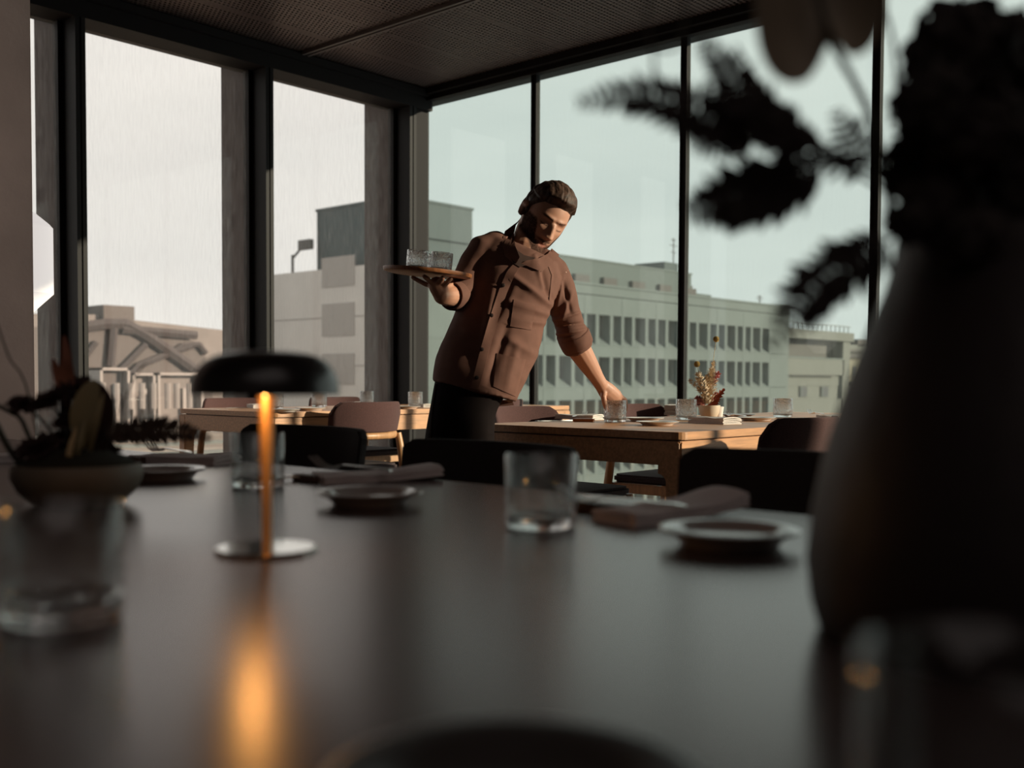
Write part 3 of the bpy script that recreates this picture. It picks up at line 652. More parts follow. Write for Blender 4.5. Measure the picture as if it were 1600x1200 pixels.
napkin(onz(548, 634, ZT + .004), .3, 'white napkin seen over the chair back of the left oak table', Gw, mNapW, L=.14, H=.018, seed=14)
Ge = 'forks on the oak tables'
rest(T(912, 659), ang(T(895, 659), T(930, 659.5)), 'copper cutlery rest left of the held glass', 'cutlery rests on the oak tables', mBronze, a=.040, b_=.015, h=.012)
fork(T(905, 655), ang(T(890, 657), T(936, 651)), 'fork propped on the copper rest', Ge, lift=.008, L=.19)
fork(T(1150, 660.5), ang(T(1165, 662), T(1133, 659)), 'fork lying on the napkin in front of the flower pot', Ge, lift=.022, L=.17)
fork(T(1275, 652), ang(T(1290, 654), T(1258, 651)), 'fork right of the hammered tumbler behind the nearest oak chair', Ge, lift=.012, L=.17)
knife(T(870, 657.6), ang(T(850, 658), T(895, 657)), 'knife lying on the left end of the right oak table', 'knives on the oak tables')
knife(T(1318, 657.5) + Vector((0, 0, .0)), ang(T(1305, 657), T(1332, 658)), 'knife lying right of the far napkin', 'knives on the oak tables')
knife(onz(372, 637.5, ZT + .004), ang(T(360, 638), T(390, 637)), 'knife lying left on the left oak table', 'knives on the oak tables')

# dried flowers in a pot on the oak table
mPot = M('cream glazed pot', (.62, .50, .38), .4); mStem = M('dry straw stem', (.50, .40, .24), .8); mPamp = M('cream plume', (.72, .58, .42), .95)
mRust = M('rust red leaf', (.33, .06, .025), .7); mPink = M('pink bract', (.60, .25, .24), .8); mPoppy = M('ochre seed head', (.42, .28, .08), .8, vary=.5, scale=250)
FP = T(1108, 654.5)
pot = MB().lathe([(0, 0), (.026, 0), (.030, .003), (.040, .025), (.0445, .050), (.0445, .056), (.041, .056), (.036, .03), (0, .02)], 48).build('flower_pot', mPot, smooth=50)
pot.location = FP; tag(pot, 'cream flower pot holding the dried bouquet on the right table', 'pot')
o = MB().lathe([(0, 0), (.018, 0), (.020, .02), (.024, .05), (.020, .052), (0, .045)], 24).build('small_cup', mNapW, smooth=50); o.location = FP + RIGHT * .045 - TOW * .045; tag(o, 'small white cup just behind the cream flower pot', 'cup')
def P4(px, py, d=0): return dep(px, py, (FP - EYE).dot(-TOW) + d)
base = P4(1107, 634)
Gd = 'dried flowers in the cream pot'
for px, py, mid, l in ((1119, 530, (1112, 580), 'ochre seed head on the tallest stem in the cream pot'), (1089, 569, (1095, 600), 'ochre seed head on the shorter stem left in the cream pot')):
    e = MB().tube([base, P4(*mid), P4(px, py)], [.0011] * 3, 5).build('dried_seed_head', mStem); tag(e, l, 'flower', Gd)
    b = MB(); c_ = P4(px, py)
    for k in range(60):
        t = math.acos(1 - 2 * (k + .5) / 60); a = k * 2.4; d_ = Vector((math.sin(t) * math.cos(a), math.sin(t) * math.sin(a), math.cos(t)))
        b.tube([c_ + d_ * .004, c_ + d_ * .0125], [.0012, .0024], 5)
    b.build('seed_head', mPoppy, e)
def plume(b, p0, p1, rad, n=160, seed=0, ln=.012):
    rnd = random.Random(seed); ax = (p1 - p0); L = ax.length; t = ax.normalized()
    for k in range(n):
        u = rnd.random(); c_ = p0 + ax * u; w_ = rad * (math.sin(PI * min(1, u * .85 + .12)) ** .7)
        a = rnd.random() * 2 * PI; s1 = t.orthogonal().normalized(); s2 = t.cross(s1); d_ = s1 * math.cos(a) + s2 * math.sin(a)
        q = c_ + d_ * w_ * rnd.uniform(.3, 1); e_ = q + (t * .7 + d_).normalized() * ln; sd = t.cross(d_) * ln * .36
        b.add([q - sd, q + sd, e_], [(0, 1, 2)])
for k, (pp, qq, r_, l, m_) in enumerate((((1107, 630), (1090, 583), .022, 'beige plume leaning left in the cream pot', mPamp), ((1108, 630), (1112, 578), .026, 'pale cream plume in the middle of the cream pot', mPamp), ((1104, 620), (1078, 594), .010, 'small feathery tip sticking out left of the bouquet', mPamp), ((1110, 600), (1115, 565), .007, 'narrow cream tip above the bouquet', mPamp), ((1112, 600), (1123, 583), .012, 'pink bract at right in the bouquet', mPink), ((1100, 634), (1088, 622), .020, 'dusty pink bract low at left in the bouquet', mPink), ((1106, 612), (1104, 586), .006, 'thin cream sprig above the bouquet', mPamp))):
    b = MB(); A, B_ = P4(*pp, (k % 3 - 1) * .01), P4(*qq, (k % 3 - 1) * .012); b.tube([base, A, B_], [.0012, .001, .0006], 5); plume(b, A, B_, r_, 420 if r_ > .015 else 110, k, .014)
    tag(b.build('dried_plume', m_), l, 'flower', Gd)
def lobed_leaf(name, p0, p1, wid, mat, label, group, nrm=None, curl=.2):
    ax = p1 - p0; L = ax.length; t = ax.normalized(); n_ = nrm or TOW; s_ = t.cross(n_).normalized(); n_ = s_.cross(t)
    N = 12; v = []; f = []
    for i in range(N + 1):
        u = i / N; w_ = wid * math.sin(PI * min(1, u * .9 + .08)) ** .8 * (1 if i % 2 else .45)
        c_ = p0 + ax * u + n_ * curl * L * u * u * .3
        v += [c_ - s_ * w_ + n_ * w_ * .3 + t * (w_ * .5 if i % 2 else 0), c_, c_ + s_ * w_ + n_ * w_ * .3 + t * (w_ * .5 if i % 2 else 0)]
    for i in range(N):
        for k in range(2): a = 3 * i + k; f.append((a, a + 1, a + 4, a + 3))
    w2 = [p - n_ * .0006 for p in v]; K = len(v)
    o = MB().add(v + w2, f + [tuple(K + x for x in reversed(q)) for q in f]).build(name, mat); return tag(o, label, 'leaf', group)
for k, (a_, b_, wd_) in enumerate((((1110, 634), (1132, 607), .018), ((1108, 636), (1124, 622), .018), ((1104, 636), (1122, 630), .016), ((1112, 636), (1118, 612), .012))):
    lobed_leaf('rust_leaf', P4(*a_), P4(*b_, -.01), wd_, mRust, ('rust red lobed leaf pointing up right, ' + ['longest one', 'second lower one', 'lowest one', 'short inner one'][k]), 'rust red leaves in the cream pot')

# ------------------------------------------------------------------ tall dark vase with its branches
VD = .66
mVase = M('matt brown black vase', (.020, .0125, .012), .55, vary=.1, scale=8, bump=.1, bscale=50)
vc = onz(1628, 1010, ZB); vc = dep(1628, 900, VD); vc.z = ZB
k_ = VD / FPX
def vr(x): return (1628 - x) * k_
prof = [(0, 0), (vr(1310), 0), (vr(1292), .004), (vr(1280), .020), (vr(1272), .045), (vr(1280), .080), (vr(1300), .120), (vr(1330), .160), (vr(1362), .195), (vr(1388), .222), (vr(1400), .240), (vr(1403), .252), (vr(1412), .254), (vr(1420), .250), (vr(1400), .2), (vr(1345), .12), (0, .03)]
vase = MB().lathe(prof, 72).build('vase', mVase, smooth=60); vase.location = vc
tag(vase, 'tall matt dark vase filling the right foreground, holding fern branches', 'vase')
mFern = M('dark dried fern', (.034, .024, .022), .8); mFern2 = M('dark dried foliage', (.026, .018, .016), .85)
mBigL = M('olive brown leaf', (.21, .165, .115), .6, vary=.25, scale=14)
mBran = M('dark green brown stem', (.035, .032, .020), .7)
vtop = vc + Vector((0, 0, .22))
def smooth_path(pts, n=24):
    out = []
    m = len(pts)
    for i in range(n + 1):
        u = i / n * (m - 1); k = min(int(u), m - 2); f = u - k
        p0, p1, p2, p3 = pts[max(k - 1, 0)], pts[k], pts[k + 1], pts[min(k + 2, m - 1)]
        out.append(.5 * ((2 * p1) + (p2 - p0) * f + (2 * p0 - 5 * p1 + 4 * p2 - p3) * f * f + (3 * p1 - p0 - 3 * p2 + p3) * f ** 3))
    return out
leafm = None
def frond(path, D, ll, n, label, group, parent_name='fern_frond', thick=.0016, dens=1.0, mat=None, tipfrac=.15, end=None, droop=0, dd=0):
    """path from tip to base in picture pixels at depth D, then on to `end` (a world point)"""
    global leafm
    mat = mat or mFern
    P = [dep(px, py, D + dd * i) for i, (px, py) in enumerate(path)]
    if end is not None: P.append(end)
    pp = smooth_path(P, 40)
    rad = [thick * (.35 + .65 * i / 40) for i in range(41)]
    st_ = MB().tube(pp, rad, 7).build(parent_name, mat, smooth=60); tag(st_, label, 'fern', group)
    if leafm is None:
        v = []; N = 6
        for i in range(N + 1):
            u = i / N; w_ = .165 * math.sin(PI * min(1, u * .8 + .16)) ** .8 * (1 + .12 * (-1) ** i); c_ = -.10 * u * u
            v += [(u, -w_, c_ + .05), (u, 0, c_), (u, w_, c_ + .05)]
        f = [(3 * i + k, 3 * i + k + 1, 3 * i + k + 4, 3 * i + k + 3) for i in range(N) for k in range(2)]
        leafm = bpy.data.meshes.new('leaflet'); leafm.from_pydata(v, [], f)
        for p in leafm.polygons: p.use_smooth = True
    me = leafm.copy(); me.materials.append(mat)
    last = int(40 * (len(path) - 1) / (len(P) - 1)) if end is not None else 40
    for k in range(n):
        u = (k + .5) / n; idx = u * last; i = min(int(idx), 39); c_ = pp[i].lerp(pp[i + 1], idx - i); t = (pp[i] - pp[i + 1]).normalized()
        s_ = t.cross(TOW).normalized(); L = ll * min(1, .22 + u / tipfrac * .5, .25 + u * 1.6) * random.uniform(.85, 1.1) * (1 - .25 * max(0, u - .8) / .2)
        for sg in (-1, 1):
            d_ = (s_ * sg * random.uniform(.85, 1) + t * random.uniform(.35, .6) + TOW * random.uniform(-.3, .3)).normalized()
            n_ = (TOW + s_ * random.uniform(-.5, .5)).normalized(); y_ = n_.cross(d_).normalized(); n_ = d_.cross(y_)
            o = bpy.data.objects.new('leaflet', me); COL.objects.link(o); o.parent = st_
            m_ = Matrix((d_ * L, y_ * L, n_ * L)).transposed().to_4x4(); m_.translation = c_; o.matrix_local = m_
    return st_
Gv = 'dark fern fronds in the tall vase'
hub = dep(1440, 330, VD)
frond([(903, 161), (960, 150), (1020, 152), (1085, 172), (1140, 205), (1185, 225)], VD - .02, .0200, 24, 'dark fern frond reaching farthest left across the window', Gv, end=dep(1330, 262, VD))
frond([(1093, 62), (1125, 95), (1155, 140), (1190, 180), (1240, 215), (1290, 245)], VD - .03, .0190, 24, 'dark fern frond rising up left under the big leaf', Gv, end=hub)
frond([(1080, 228), (1120, 222), (1160, 205), (1200, 190), (1235, 205)], VD + .01, .0190, 15, 'short dark fern frond between the two left ones', Gv, end=dep(1330, 262, VD))
frond([(1076, 332), (1120, 318), (1170, 300), (1225, 290), (1285, 262)], VD - .01, .0255, 20, 'broad dark fern frond drooping left in the middle', Gv, end=dep(1400, 240, VD))
frond([(1203, 542), (1235, 500), (1262, 462), (1300, 430), (1345, 405), (1390, 375)], VD - .02, .0230, 17, 'lowest dark fern frond hanging over the far roofs', Gv, end=hub)
frond([(1305, 112 + 60), (1330, 215), (1365, 260)], VD, .0150, 8, 'small dark fern sprig beside the thick leaf stalk', Gv, end=hub)
frond([(1270, 232), (1310, 262), (1360, 270)], VD + .03, .0120, 8, 'small dark fern sprig above the broad drooping frond', Gv, end=hub)
# stalks from the vase
def stalk(path, r, name, label, D=VD, mat=None, end=None):
    P = smooth_path([dep(*p, D) for p in path] + ([end] if end is not None else []), 24)
    return tag(MB().tube(P, [r * (.6 + .4 * i / 24) for i in range(25)], 8).build(name, mat or mBran, smooth=60), label, 'branch', 'stalks in the tall vase')
deep = vc + Vector((0, 0, .13))
stalk([(1295, 60), (1330, 120), (1362, 190), (1385, 290), (1420, 380)], .0034, 'leaf_stalk', 'thick dark green stalk curving down from the big olive leaf', end=deep)
stalk([(1060, -60), (1015, -5), (1012, 40), (1022, 90), (1018, 140)], .0012, 'thin_twig', 'thin blurred twig hanging down from the ceiling edge above the left frond', D=.60)
stalk([(1070, -40), (1066, 55), (1045, 78), (1010, 70)], .0012, 'thin_twig', 'thin hooked twig left of the fern above the mullion', D=.62)
stalk([(1150, 70), (1195, 140), (1240, 190), (1300, 235), (1400, 300)], .0016, 'thin_twig', 'long thin twig running beside the rising fern frond', end=deep)
stalk([(1370, -20), (1392, 50), (1402, 120), (1405, 200), (1430, 330)], .0020, 'thin_twig', 'dark twig rising right of the big leaf', end=deep)
stalk([(1200, -30), (1216, -60), (1100, -60), (1060, -60)], .0014, 'thin_twig', 'blurred twig along the top edge of the picture', D=.62)
# big olive leaf, two lobes
def big_leaf():
    out_ = [(1290, 78), (1304, 62), (1322, 82), (1340, 86), (1362, 72), (1378, 40), (1384, 0), (1378, -60), (1340, -120), (1270, -140), (1210, -110), (1184, -50), (1180, 10), (1184, 60), (1196, 98), (1216, 122), (1242, 130), (1264, 122), (1280, 100)]
    pts = smooth_path([Vector((x, y, 0)) for x, y in out_ + out_[:1]], 72)[:-1]
    c_ = Vector((1282, -10, 0)); D = .56; rings = 7; v = []
    for k in range(rings + 1):
        u = k / rings
        for p in pts:
            q = c_.lerp(p, u); dx = q.x - c_.x
            v.append(dep(q.x, q.y, D + .010 * math.cos(dx / 60) - .012 * u * u))
    n = len(pts); f = [(k * n + i, k * n + (i + 1) % n, (k + 1) * n + (i + 1) % n, (k + 1) * n + i) for k in range(rings) for i in range(n)]
    w2 = [p - TOW * .0008 for p in v]; K = len(v)
    f += [tuple(K + a for a in reversed(q)) for q in f] + [(rings * n + i, rings * n + (i + 1) % n, K + rings * n + (i + 1) % n, K + rings * n + i) for i in range(n)]
    o = MB().add(v + w2, f).build('big_leaf', mBigL, smooth=70); tag(o, 'big olive brown two lobed leaf at the top right', 'leaf')
    P = smooth_path([dep(1262, -70, D - .006), dep(1282, 10, D - .004), dep(1300, 64, D), dep(1330, 120, VD - .03)], 12)
    MB().tube(P, .0022, 8).build('midrib', mBran, o, smooth=60)
big_leaf()
# dark ruffled foliage mass above the vase
def ruffle(cx_, cy_, rad_px, D, seed, label, n=70):
    rnd = random.Random(seed); b = MB(); C0 = dep(cx_, cy_, D); Rr = rad_px * D / FPX
    for k in range(n):
        t = math.acos(1 - 2 * (k + .5) / n); a = k * 2.39996 + rnd.random() * .3
        d_ = Vector((math.sin(t) * math.cos(a), math.sin(t) * math.sin(a), math.cos(t))); c_ = C0 + d_ * Rr * rnd.uniform(.62, .92)
        s1 = (d_.orthogonal().normalized() + Vector((rnd.uniform(-.5, .5), rnd.uniform(-.5, .5), rnd.uniform(-.5, .5)))).normalized(); s2 = d_.cross(s1).normalized(); w_ = Rr * rnd.uniform(.26, .40)
        N = 10; ring = [c_ + (s1 * math.cos(2 * PI * i / N) + s2 * math.sin(2 * PI * i / N)) * w_ * (1 + .22 * math.sin(i * 2.1 + seed)) + d_ * w_ * .30 * math.sin(i * 1.9) for i in range(N)]
        b.add([c_] + ring, [(0, i + 1, (i + 1) % N + 1) for i in range(N)])
    b.tube(smooth_path([C0, (C0 + deep) / 2 + Vector((0, 0, .01)), deep], 8), .002, 6)
    return tag(b.build('foliage_head', mFern2, smooth=80), label, 'foliage', 'dark foliage heads in the tall vase')
for k, (x, y, r_, d_, l) in enumerate(((1500, 85, 92, .66, 'dark ruffled foliage head at the very top right'), (1590, 110, 100, .70, 'dark ruffled foliage head in the top right corner'), (1455, 165, 68, .62, 'dark ruffled foliage head below the topmost one'), (1540, 215, 80, .60, 'dark ruffled foliage head right of the white gap in the foliage'), (1428, 255, 50, .66, 'small dark foliage head left of the white gap in the foliage'), (1475, 318, 66, .62, 'dark foliage head under the white gap in the foliage'), (1570, 320, 82, .66, 'dark foliage head low at the right edge'), (1420, 345, 40, .60, 'small dark foliage head over the left shoulder of the vase'), (1520, 378, 60, .60, 'dark foliage head resting on the vase rim'))):
    ruffle(x, y, r_, d_, k + 3, l)

# ------------------------------------------------------------------ low bowl with dried flowers at the left
mBowl = M('taupe stoneware bowl', (.155, .125, .095), .6, vary=.08, scale=30)
bc = onz(122, 788, ZB); BDp = (bc - EYE).dot(-TOW); kb = BDp / FPX
bowl = MB().lathe([(0, 0), (.050, 0), (.056, .003), (.072, .018), (97 * kb, .036), (96 * kb, .048), (92 * kb, .053), (89 * kb, .050), (.062, .02), (0, .014)], 64).build('flower_bowl', mBowl, smooth=60)
bowl.location = bc; tag(bowl, 'low taupe bowl of dried flowers at the left of the black table', 'bowl')
def PB(px, py, d=0): return dep(px, py, BDp + d)
b = MB().lathe([(0, .012), (.060, .020), (.078, .040), (.066, .058), (.04, .070), (0, .075)], 32); o = b.build('moss', M('dark moss', (.02, .018, .012), 1)); o.location = bc; tag(o, 'dark moss filling the low taupe bowl', 'moss')
mBloom = M('dark burgundy bloom', (.030, .013, .012), .9); mPale = M('pale green leaf', (.26, .24, .15), .6); mSalm = M('salmon dried spike', (.36, .15, .10), .85)
Gb = 'dark blooms in the low bowl'
def bloom(px, py, rad_px, d, seed, label, flat=.55):
    rnd = random.Random(seed); c0_ = PB(px, py, d); rr = rad_px * kb
    s_ = MB().tube(smooth_path([c0_, (c0_ + bc) / 2 + Vector((0, 0, .03)), bc + Vector((0, 0, .03)) + RIGHT * (px - 122) * kb * .3], 10), .0018, 6).build('dark_bloom', mBran, smooth=60); tag(s_, label, 'flower', Gb)
    ax = (UPV * .8 + TOW * .45 + RIGHT * rnd.uniform(-.3, .3)).normalized(); s1 = ax.orthogonal().normalized(); s2 = ax.cross(s1); b = MB()
    for ring, n, tl in ((1, 15, .15), (.82, 13, .45), (.6, 11, .8), (.38, 8, 1.2)):
        for k in range(n):
            a = 2 * PI * k / n + rnd.random() * .3; o_ = s1 * math.cos(a) + s2 * math.sin(a); L = rr * ring * rnd.uniform(.85, 1.1)
            d_ = (o_ * math.cos(tl) + ax * math.sin(tl)); sd = ax.cross(o_).normalized() * L * .26; up_ = ax * L * .1
            p0, p1, p2 = c0_, c0_ + d_ * L * .6 + up_, c0_ + d_ * L
            b.add([p0 - sd * .3, p0 + sd * .3, p1 + sd, p2 + sd * .6 - up_, p2 + d_ * L * .06, p2 - sd * .6 - up_, p1 - sd, p1 - up_], [(0, 1, 7), (1, 2, 7), (2, 3, 7), (3, 4, 7), (4, 5, 7), (5, 6, 7), (6, 0, 7)])
    b.build('petals', mBloom, s_)
for k, (x, y, r_, d_, l) in enumerate(((38, 634, 26, 0, 'dark bloom farthest left above the low bowl'), (80, 628, 34, -.02, 'big dark bloom second from the left above the low bowl'), (122, 610, 36, .02, 'highest dark bloom above the middle of the low bowl'), (118, 655, 34, -.01, 'dark bloom in the middle above the low bowl'), (62, 702, 38, -.03, 'lowest dark bloom at the left edge of the low bowl'), (100, 690, 30, .02, 'dark bloom behind the lowest one in the low bowl'), (150, 690, 30, 0, 'dark bloom right of centre low in the bowl'), (160, 632, 22, .03, 'small dark bloom behind the pale green leaf'), (168, 712, 26, .01, 'small dark bloom at the right rim of the low bowl'))):
    bloom(x, y, r_, d_, k, l)
def blade(name, pts, wid, mat, label, cat, group, parent=None):
    P = smooth_path(pts, 16); v = []; f = []
    for i, p in enumerate(P):
        t = (P[min(i + 1, 16)] - P[max(i - 1, 0)]).normalized(); s_ = t.cross(TOW).normalized(); w_ = wid * math.sin(PI * (i / 16 * .94 + .03)) ** .8
        v += [p - s_ * w_ + TOW * w_ * .3, p, p + s_ * w_ + TOW * w_ * .3]
    for i in range(16):
        for k in range(2): a = 3 * i + k; f.append((a, a + 1, a + 4, a + 3))
    K = len(v); v2 = [p - TOW * .0006 for p in v]
    return tag(MB().add(v + v2, f + [tuple(K + a for a in reversed(q)) for q in f]).build(name, mat, smooth=60), label, cat, group)
blade('pale_leaf', [PB(128, 700, -.03), PB(128, 660, -.045), PB(140, 620, -.05), PB(150, 594, -.05)], .016, mPale, 'pale green upright leaf in the middle of the low bowl', 'leaf', None)
blade('dark_leaf', [PB(160, 700), PB(165, 640), PB(152, 598, .01)], .013, mBloom, 'dark leaf behind the pale green one', 'leaf', None)
blade('salmon_spike', [PB(108, 640, .01), PB(100, 590, .01), PB(105, 560), PB(100, 524)], .007, mSalm, 'tall salmon spike rising above the blooms of the low bowl', 'flower', 'salmon spikes in the low bowl')
blade('salmon_spike', [PB(104, 640, .01), PB(92, 590, .01), PB(83, 560)], .006, mSalm, 'shorter salmon spike left of the tall one', 'flower', 'salmon spikes in the low bowl')
blade('salmon_spike', [PB(112, 620, .02), PB(106, 585, .01), PB(104, 548)], .009, mSalm, 'broad salmon spike just right of the tall one', 'flower', 'salmon spikes in the low bowl')
for k, (pts, r_, l) in enumerate(((((60, 742), (30, 722), (8, 690), (-12, 650)), .0042, 'thick dark twig leaving the low bowl to the left edge'), (((70, 735), (36, 660), (18, 645), (-10, 630)), .003, 'dark twig above the thick one at the left edge'), (((75, 735), (40, 600), (15, 560), (-6, 500)), .0012, 'thin blurred twig rising along the concrete pier'), (((150, 738), (175, 670), (205, 600), (228, 566)), .0009, 'thin twig rising right of the pale green leaf'))):
    tag(MB().tube(smooth_path([bc + Vector((0, 0, .04))] + [PB(*p, -.01) for p in pts], 14), r_, 6).build('dried_twig', mBran, smooth=60), l, 'branch', 'twigs in the low bowl')
frond([(330, 686), (295, 676), (250, 672), (205, 674), (165, 684)], BDp - .03, .0200, 30, 'dark fern frond lying out to the right of the low bowl', 'fern in the low bowl', end=bc + Vector((0, 0, .045)), tipfrac=.3)
for k, (px, py, l) in enumerate(((112, 704, 'green brown blade at front left'), (98, 716, 'tan blade at front'), (140, 664, 'green blade at right'))):
    blade('grass_blade', [bc + Vector((0, 0, .04)) + RIGHT * (k - 1) * .01, PB(px + 10, py, -.05), PB(px + 22, py - 50, -.05)], .004, mPale if k != 1 else mStem, l + ' in the low bowl', 'leaf', 'blades in the low bowl')

# pendant lantern behind the pier
mLan = M('white paper lantern', (.85, .82, .80), .8, emit=((1, .93, .90), .62))
PD = 4.2
def PL(px, py): return dep(px, py, PD)
cl = PL(28, 406); kk = PD / FPX
lan = empty('pendant_lantern', cl); tag(lan, 'white faceted pendant lantern half hidden by the concrete pier', 'lamp')
prof = [((79 - 28) * kk * a, (406 - y) * kk) for a, y in ((.40, 488), (.52, 482), (1, 458), (1.0, 355), (.9, 349), (.52, 333), (.3, 326))]
MB().lathe(prof, 64).build('shade', mLan, lan, smooth=25)
MB().tube([(0, 0, (406 - 326) * kk), (0, 0, 3.03 - cl.z)], .003, 6).build('cord', mBlkW, lan)

# ------------------------------------------------------------------ the waiter
mSkin = bpy.data.materials.new('skin and beard'); mSkin.use_nodes = True
n = mSkin.node_tree; pb = n.nodes['Principled BSDF']; at = n.nodes.new('ShaderNodeAttribute'); at.attribute_name = 'tone'
mx = n.nodes.new('ShaderNodeMix'); mx.data_type = 'RGBA'; mx.inputs[6].default_value = (.47, .235, .155, 1); mx.inputs[7].default_value = (.035, .018, .014, 1)
at2 = n.nodes.new('ShaderNodeAttribute'); at2.attribute_name = 'lips'; mx2 = n.nodes.new('ShaderNodeMix'); mx2.data_type = 'RGBA'; mx2.inputs[7].default_value = (.36, .12, .09, 1)
n.links.new(at.outputs['Fac'], mx.inputs[0]); n.links.new(at2.outputs['Fac'], mx2.inputs[0]); n.links.new(mx.outputs[2], mx2.inputs[6]); n.links.new(mx2.outputs[2], pb.inputs['Base Color'])
mr = n.nodes.new('ShaderNodeMapRange'); mr.inputs[3].default_value = .5; mr.inputs[4].default_value = .95; n.links.new(at.outputs['Fac'], mr.inputs[0]); n.links.new(mr.outputs[0], pb.inputs['Roughness'])
mr2 = n.nodes.new('ShaderNodeMapRange'); mr2.inputs[3].default_value = .45; mr2.inputs[4].default_value = .05; n.links.new(at.outputs['Fac'], mr2.inputs[0]); n.links.new(mr2.outputs[0], pb.inputs['Specular IOR Level'])
pb.inputs['Subsurface Weight'].default_value = .12; pb.inputs['Subsurface Radius'].default_value = (.8, .3, .15); pb.inputs['Subsurface Scale'].default_value = .01
mHair = M('dark brown hair', (.062, .034, .024), .6, spec=.25, vary=.5, scale=60, stretch=(1, 1, 1), bump=.4, bscale=160, bdist=.003)
mJack = M('brown cotton overshirt', (.145, .068, .050), .85, spec=.25, vary=.06, scale=30, bump=.25, bscale=500, bdist=.0008)
mApron = M('black brown apron', (.009, .006, .006), .9, spec=.08, vary=.1, scale=30)
mTee = M('brown t-shirt', (.065, .040, .034), .9, spec=.1)
mBtn = M('dark button', (.03, .018, .015), .35)
mTray = M('orange brown wooden tray', (.26, .095, .035), .45, vary=.25, scale=6, stretch=(2, 22, 2))

man = empty('person', (2.52, 2.58, 0)); tag(man, 'bearded waiter in brown overshirt and dark apron, leaning right with a raised tray', 'person')
def mod_mesh(o, mods):
    for t, kw in mods:
        m_ = o.modifiers.new(t, t)
        for k, v in kw.items(): setattr(m_, k, v)
    dg = bpy.context.evaluated_depsgraph_get(); me = bpy.data.meshes.new_from_object(o.evaluated_get(dg)); o.modifiers.clear()
    old = o.data; o.data = me; bpy.data.meshes.remove(old)
    for p in me.polygons: p.use_smooth = True
    return o
def capsule(b, pts, rad, n=16, flat=1.0, up=None):
    """closed, round-ended tapered tube"""
    pts = [Vector(p) for p in pts]
    def ends(p, q, r):
        t = (p - q).normalized(); return [(p + t * r * s, r * c) for s, c in ((.98, .18), (.87, .5), (.5, .86))]
    A = ends(pts[0], pts[1], rad[0]); B = ends(pts[-1], pts[-2], rad[-1])
    P = [a for a, _ in A] + pts + [a for a, _ in reversed(B)]; Q = [r for _, r in A] + list(rad) + [r for _, r in reversed(B)]
    b.tube(P, Q, n, flat=flat, up=up)

# head axes: hx = his right, hf = face forward, hu = crown
def cv(x, y, z): return (R @ Vector((x, y, z))).normalized()
HF = cv(.27, -.56, .78); HU = cv(.53, .765, .37); HU = (HU - HF * HU.dot(HF)).normalized(); HXv = HF.cross(HU).normalized()
HD = 3.68; HC = dep(852, 337.5, HD)
def hw(x, y, z): return HC + HXv * x + HF * y + HU * z
def g2(x, z, cx, cz, sx, sz): return math.exp(-((x - cx) / sx) ** 2 - ((z - cz) / sz) ** 2)
def head_pt(dx, dy, dz):
    x = .076 * dx; y = (.088 if dy > 0 else .100) * dy; z = (.116 if dz > 0 else .118) * dz
    t = max(0, -dz)
    x *= (1 - .30 * t ** 1.6) * (1 + .50 * t ** 3)
    fr = max(0, dy) ** .5 if dy > 0 else 0
    if dy > 0:
        y += .050 * t ** 1.5 * min(1, dy * 2.2) + .006 * (1 - abs(dz)) * dy
        y += .026 * max(0, t - .75) / .25 * min(1, dy * 3) * 0
    else: y *= 1 - .25 * t
    if dy > .1:
        m = min(1, (dy - .1) / .3)
        ax = abs(x); d = 0
        # nose: bridge to tip
        if z < .012 and z > -.060:
            u = min(1, max(0, (.012 - z) / .048)); w_ = .0085 + .006 * u
            h = .006 + .020 * u if z > -.038 else .026 * max(0, 1 - (-.038 - z) / .013)
            d += h * math.exp(-(x / w_) ** 2)
        d += .009 * g2(ax, z, .013, -.038, .006, .007)
        d += .006 * g2(ax, z, .026, .022, .022, .007) - .004 * g2(x, z, 0, .012, .010, .008)
        d -= .012 * g2(ax, z, .031, .001, .015, .011); d += .0065 * g2(ax, z, .031, -.002, .012, .0075)
        d += .004 * g2(ax, z, .047, -.022, .018, .015) - .003 * g2(ax, z, .040, -.055, .014, .02)
        d += .0065 * g2(x, z, 0, -.0655, .019, .0045) + .0075 * g2(x, z, 0, -.0765, .016, .0050) - .004 * g2(x, z, 0, -.0708, .022, .0022) - .003 * g2(x, z, 0, -.086, .018, .005)
        d += .006 * g2(x, z, 0, -.104, .020, .012)
        y += d * m
    return x, y, z
NU, NV = 200, 150
dirs = []
for i in range(NU):
    for j in range(NV + 1):
        th = 2 * PI * i / NU; ph = PI * j / NV - PI / 2; dirs.append((math.cos(th) * math.cos(ph), math.sin(th) * math.cos(ph), math.sin(ph)))
hb = MB(); HP = [head_pt(*d) for d in dirs]
hb.add([hw(*p) for p in HP], [(i * (NV + 1) + j, ((i + 1) % NU) * (NV + 1) + j, ((i + 1) % NU) * (NV + 1) + j + 1, i * (NV + 1) + j + 1) for i in range(NU) for j in range(NV)])
# ears
for s in (-1, 1):
    for (oy, oz, ry, rz_, rx) in ((0, 0, .017, .031, .006), (.004, .016, .014, .014, .008), (.002, -.018, .009, .012, .006)):
        c_ = Vector((s * .083, -.008 + oy, -.010 + oz)); v = []; f = []
        for i in range(14):
            for j in range(9):
                a = 2 * PI * i / 14; p_ = PI * j / 8 - PI / 2
                q = Vector((rx * math.cos(p_) * math.cos(a) * 1.2 + s * .010 * max(0, -math.sin(a) * math.cos(p_)), ry * math.cos(p_) * math.sin(a), rz_ * math.sin(p_))) + c_; v.append(hw(*q))
        hb.add(v, [(i * 9 + j, ((i + 1) % 14) * 9 + j, ((i + 1) % 14) * 9 + j + 1, i * 9 + j + 1) for i in range(14) for j in range(8)])
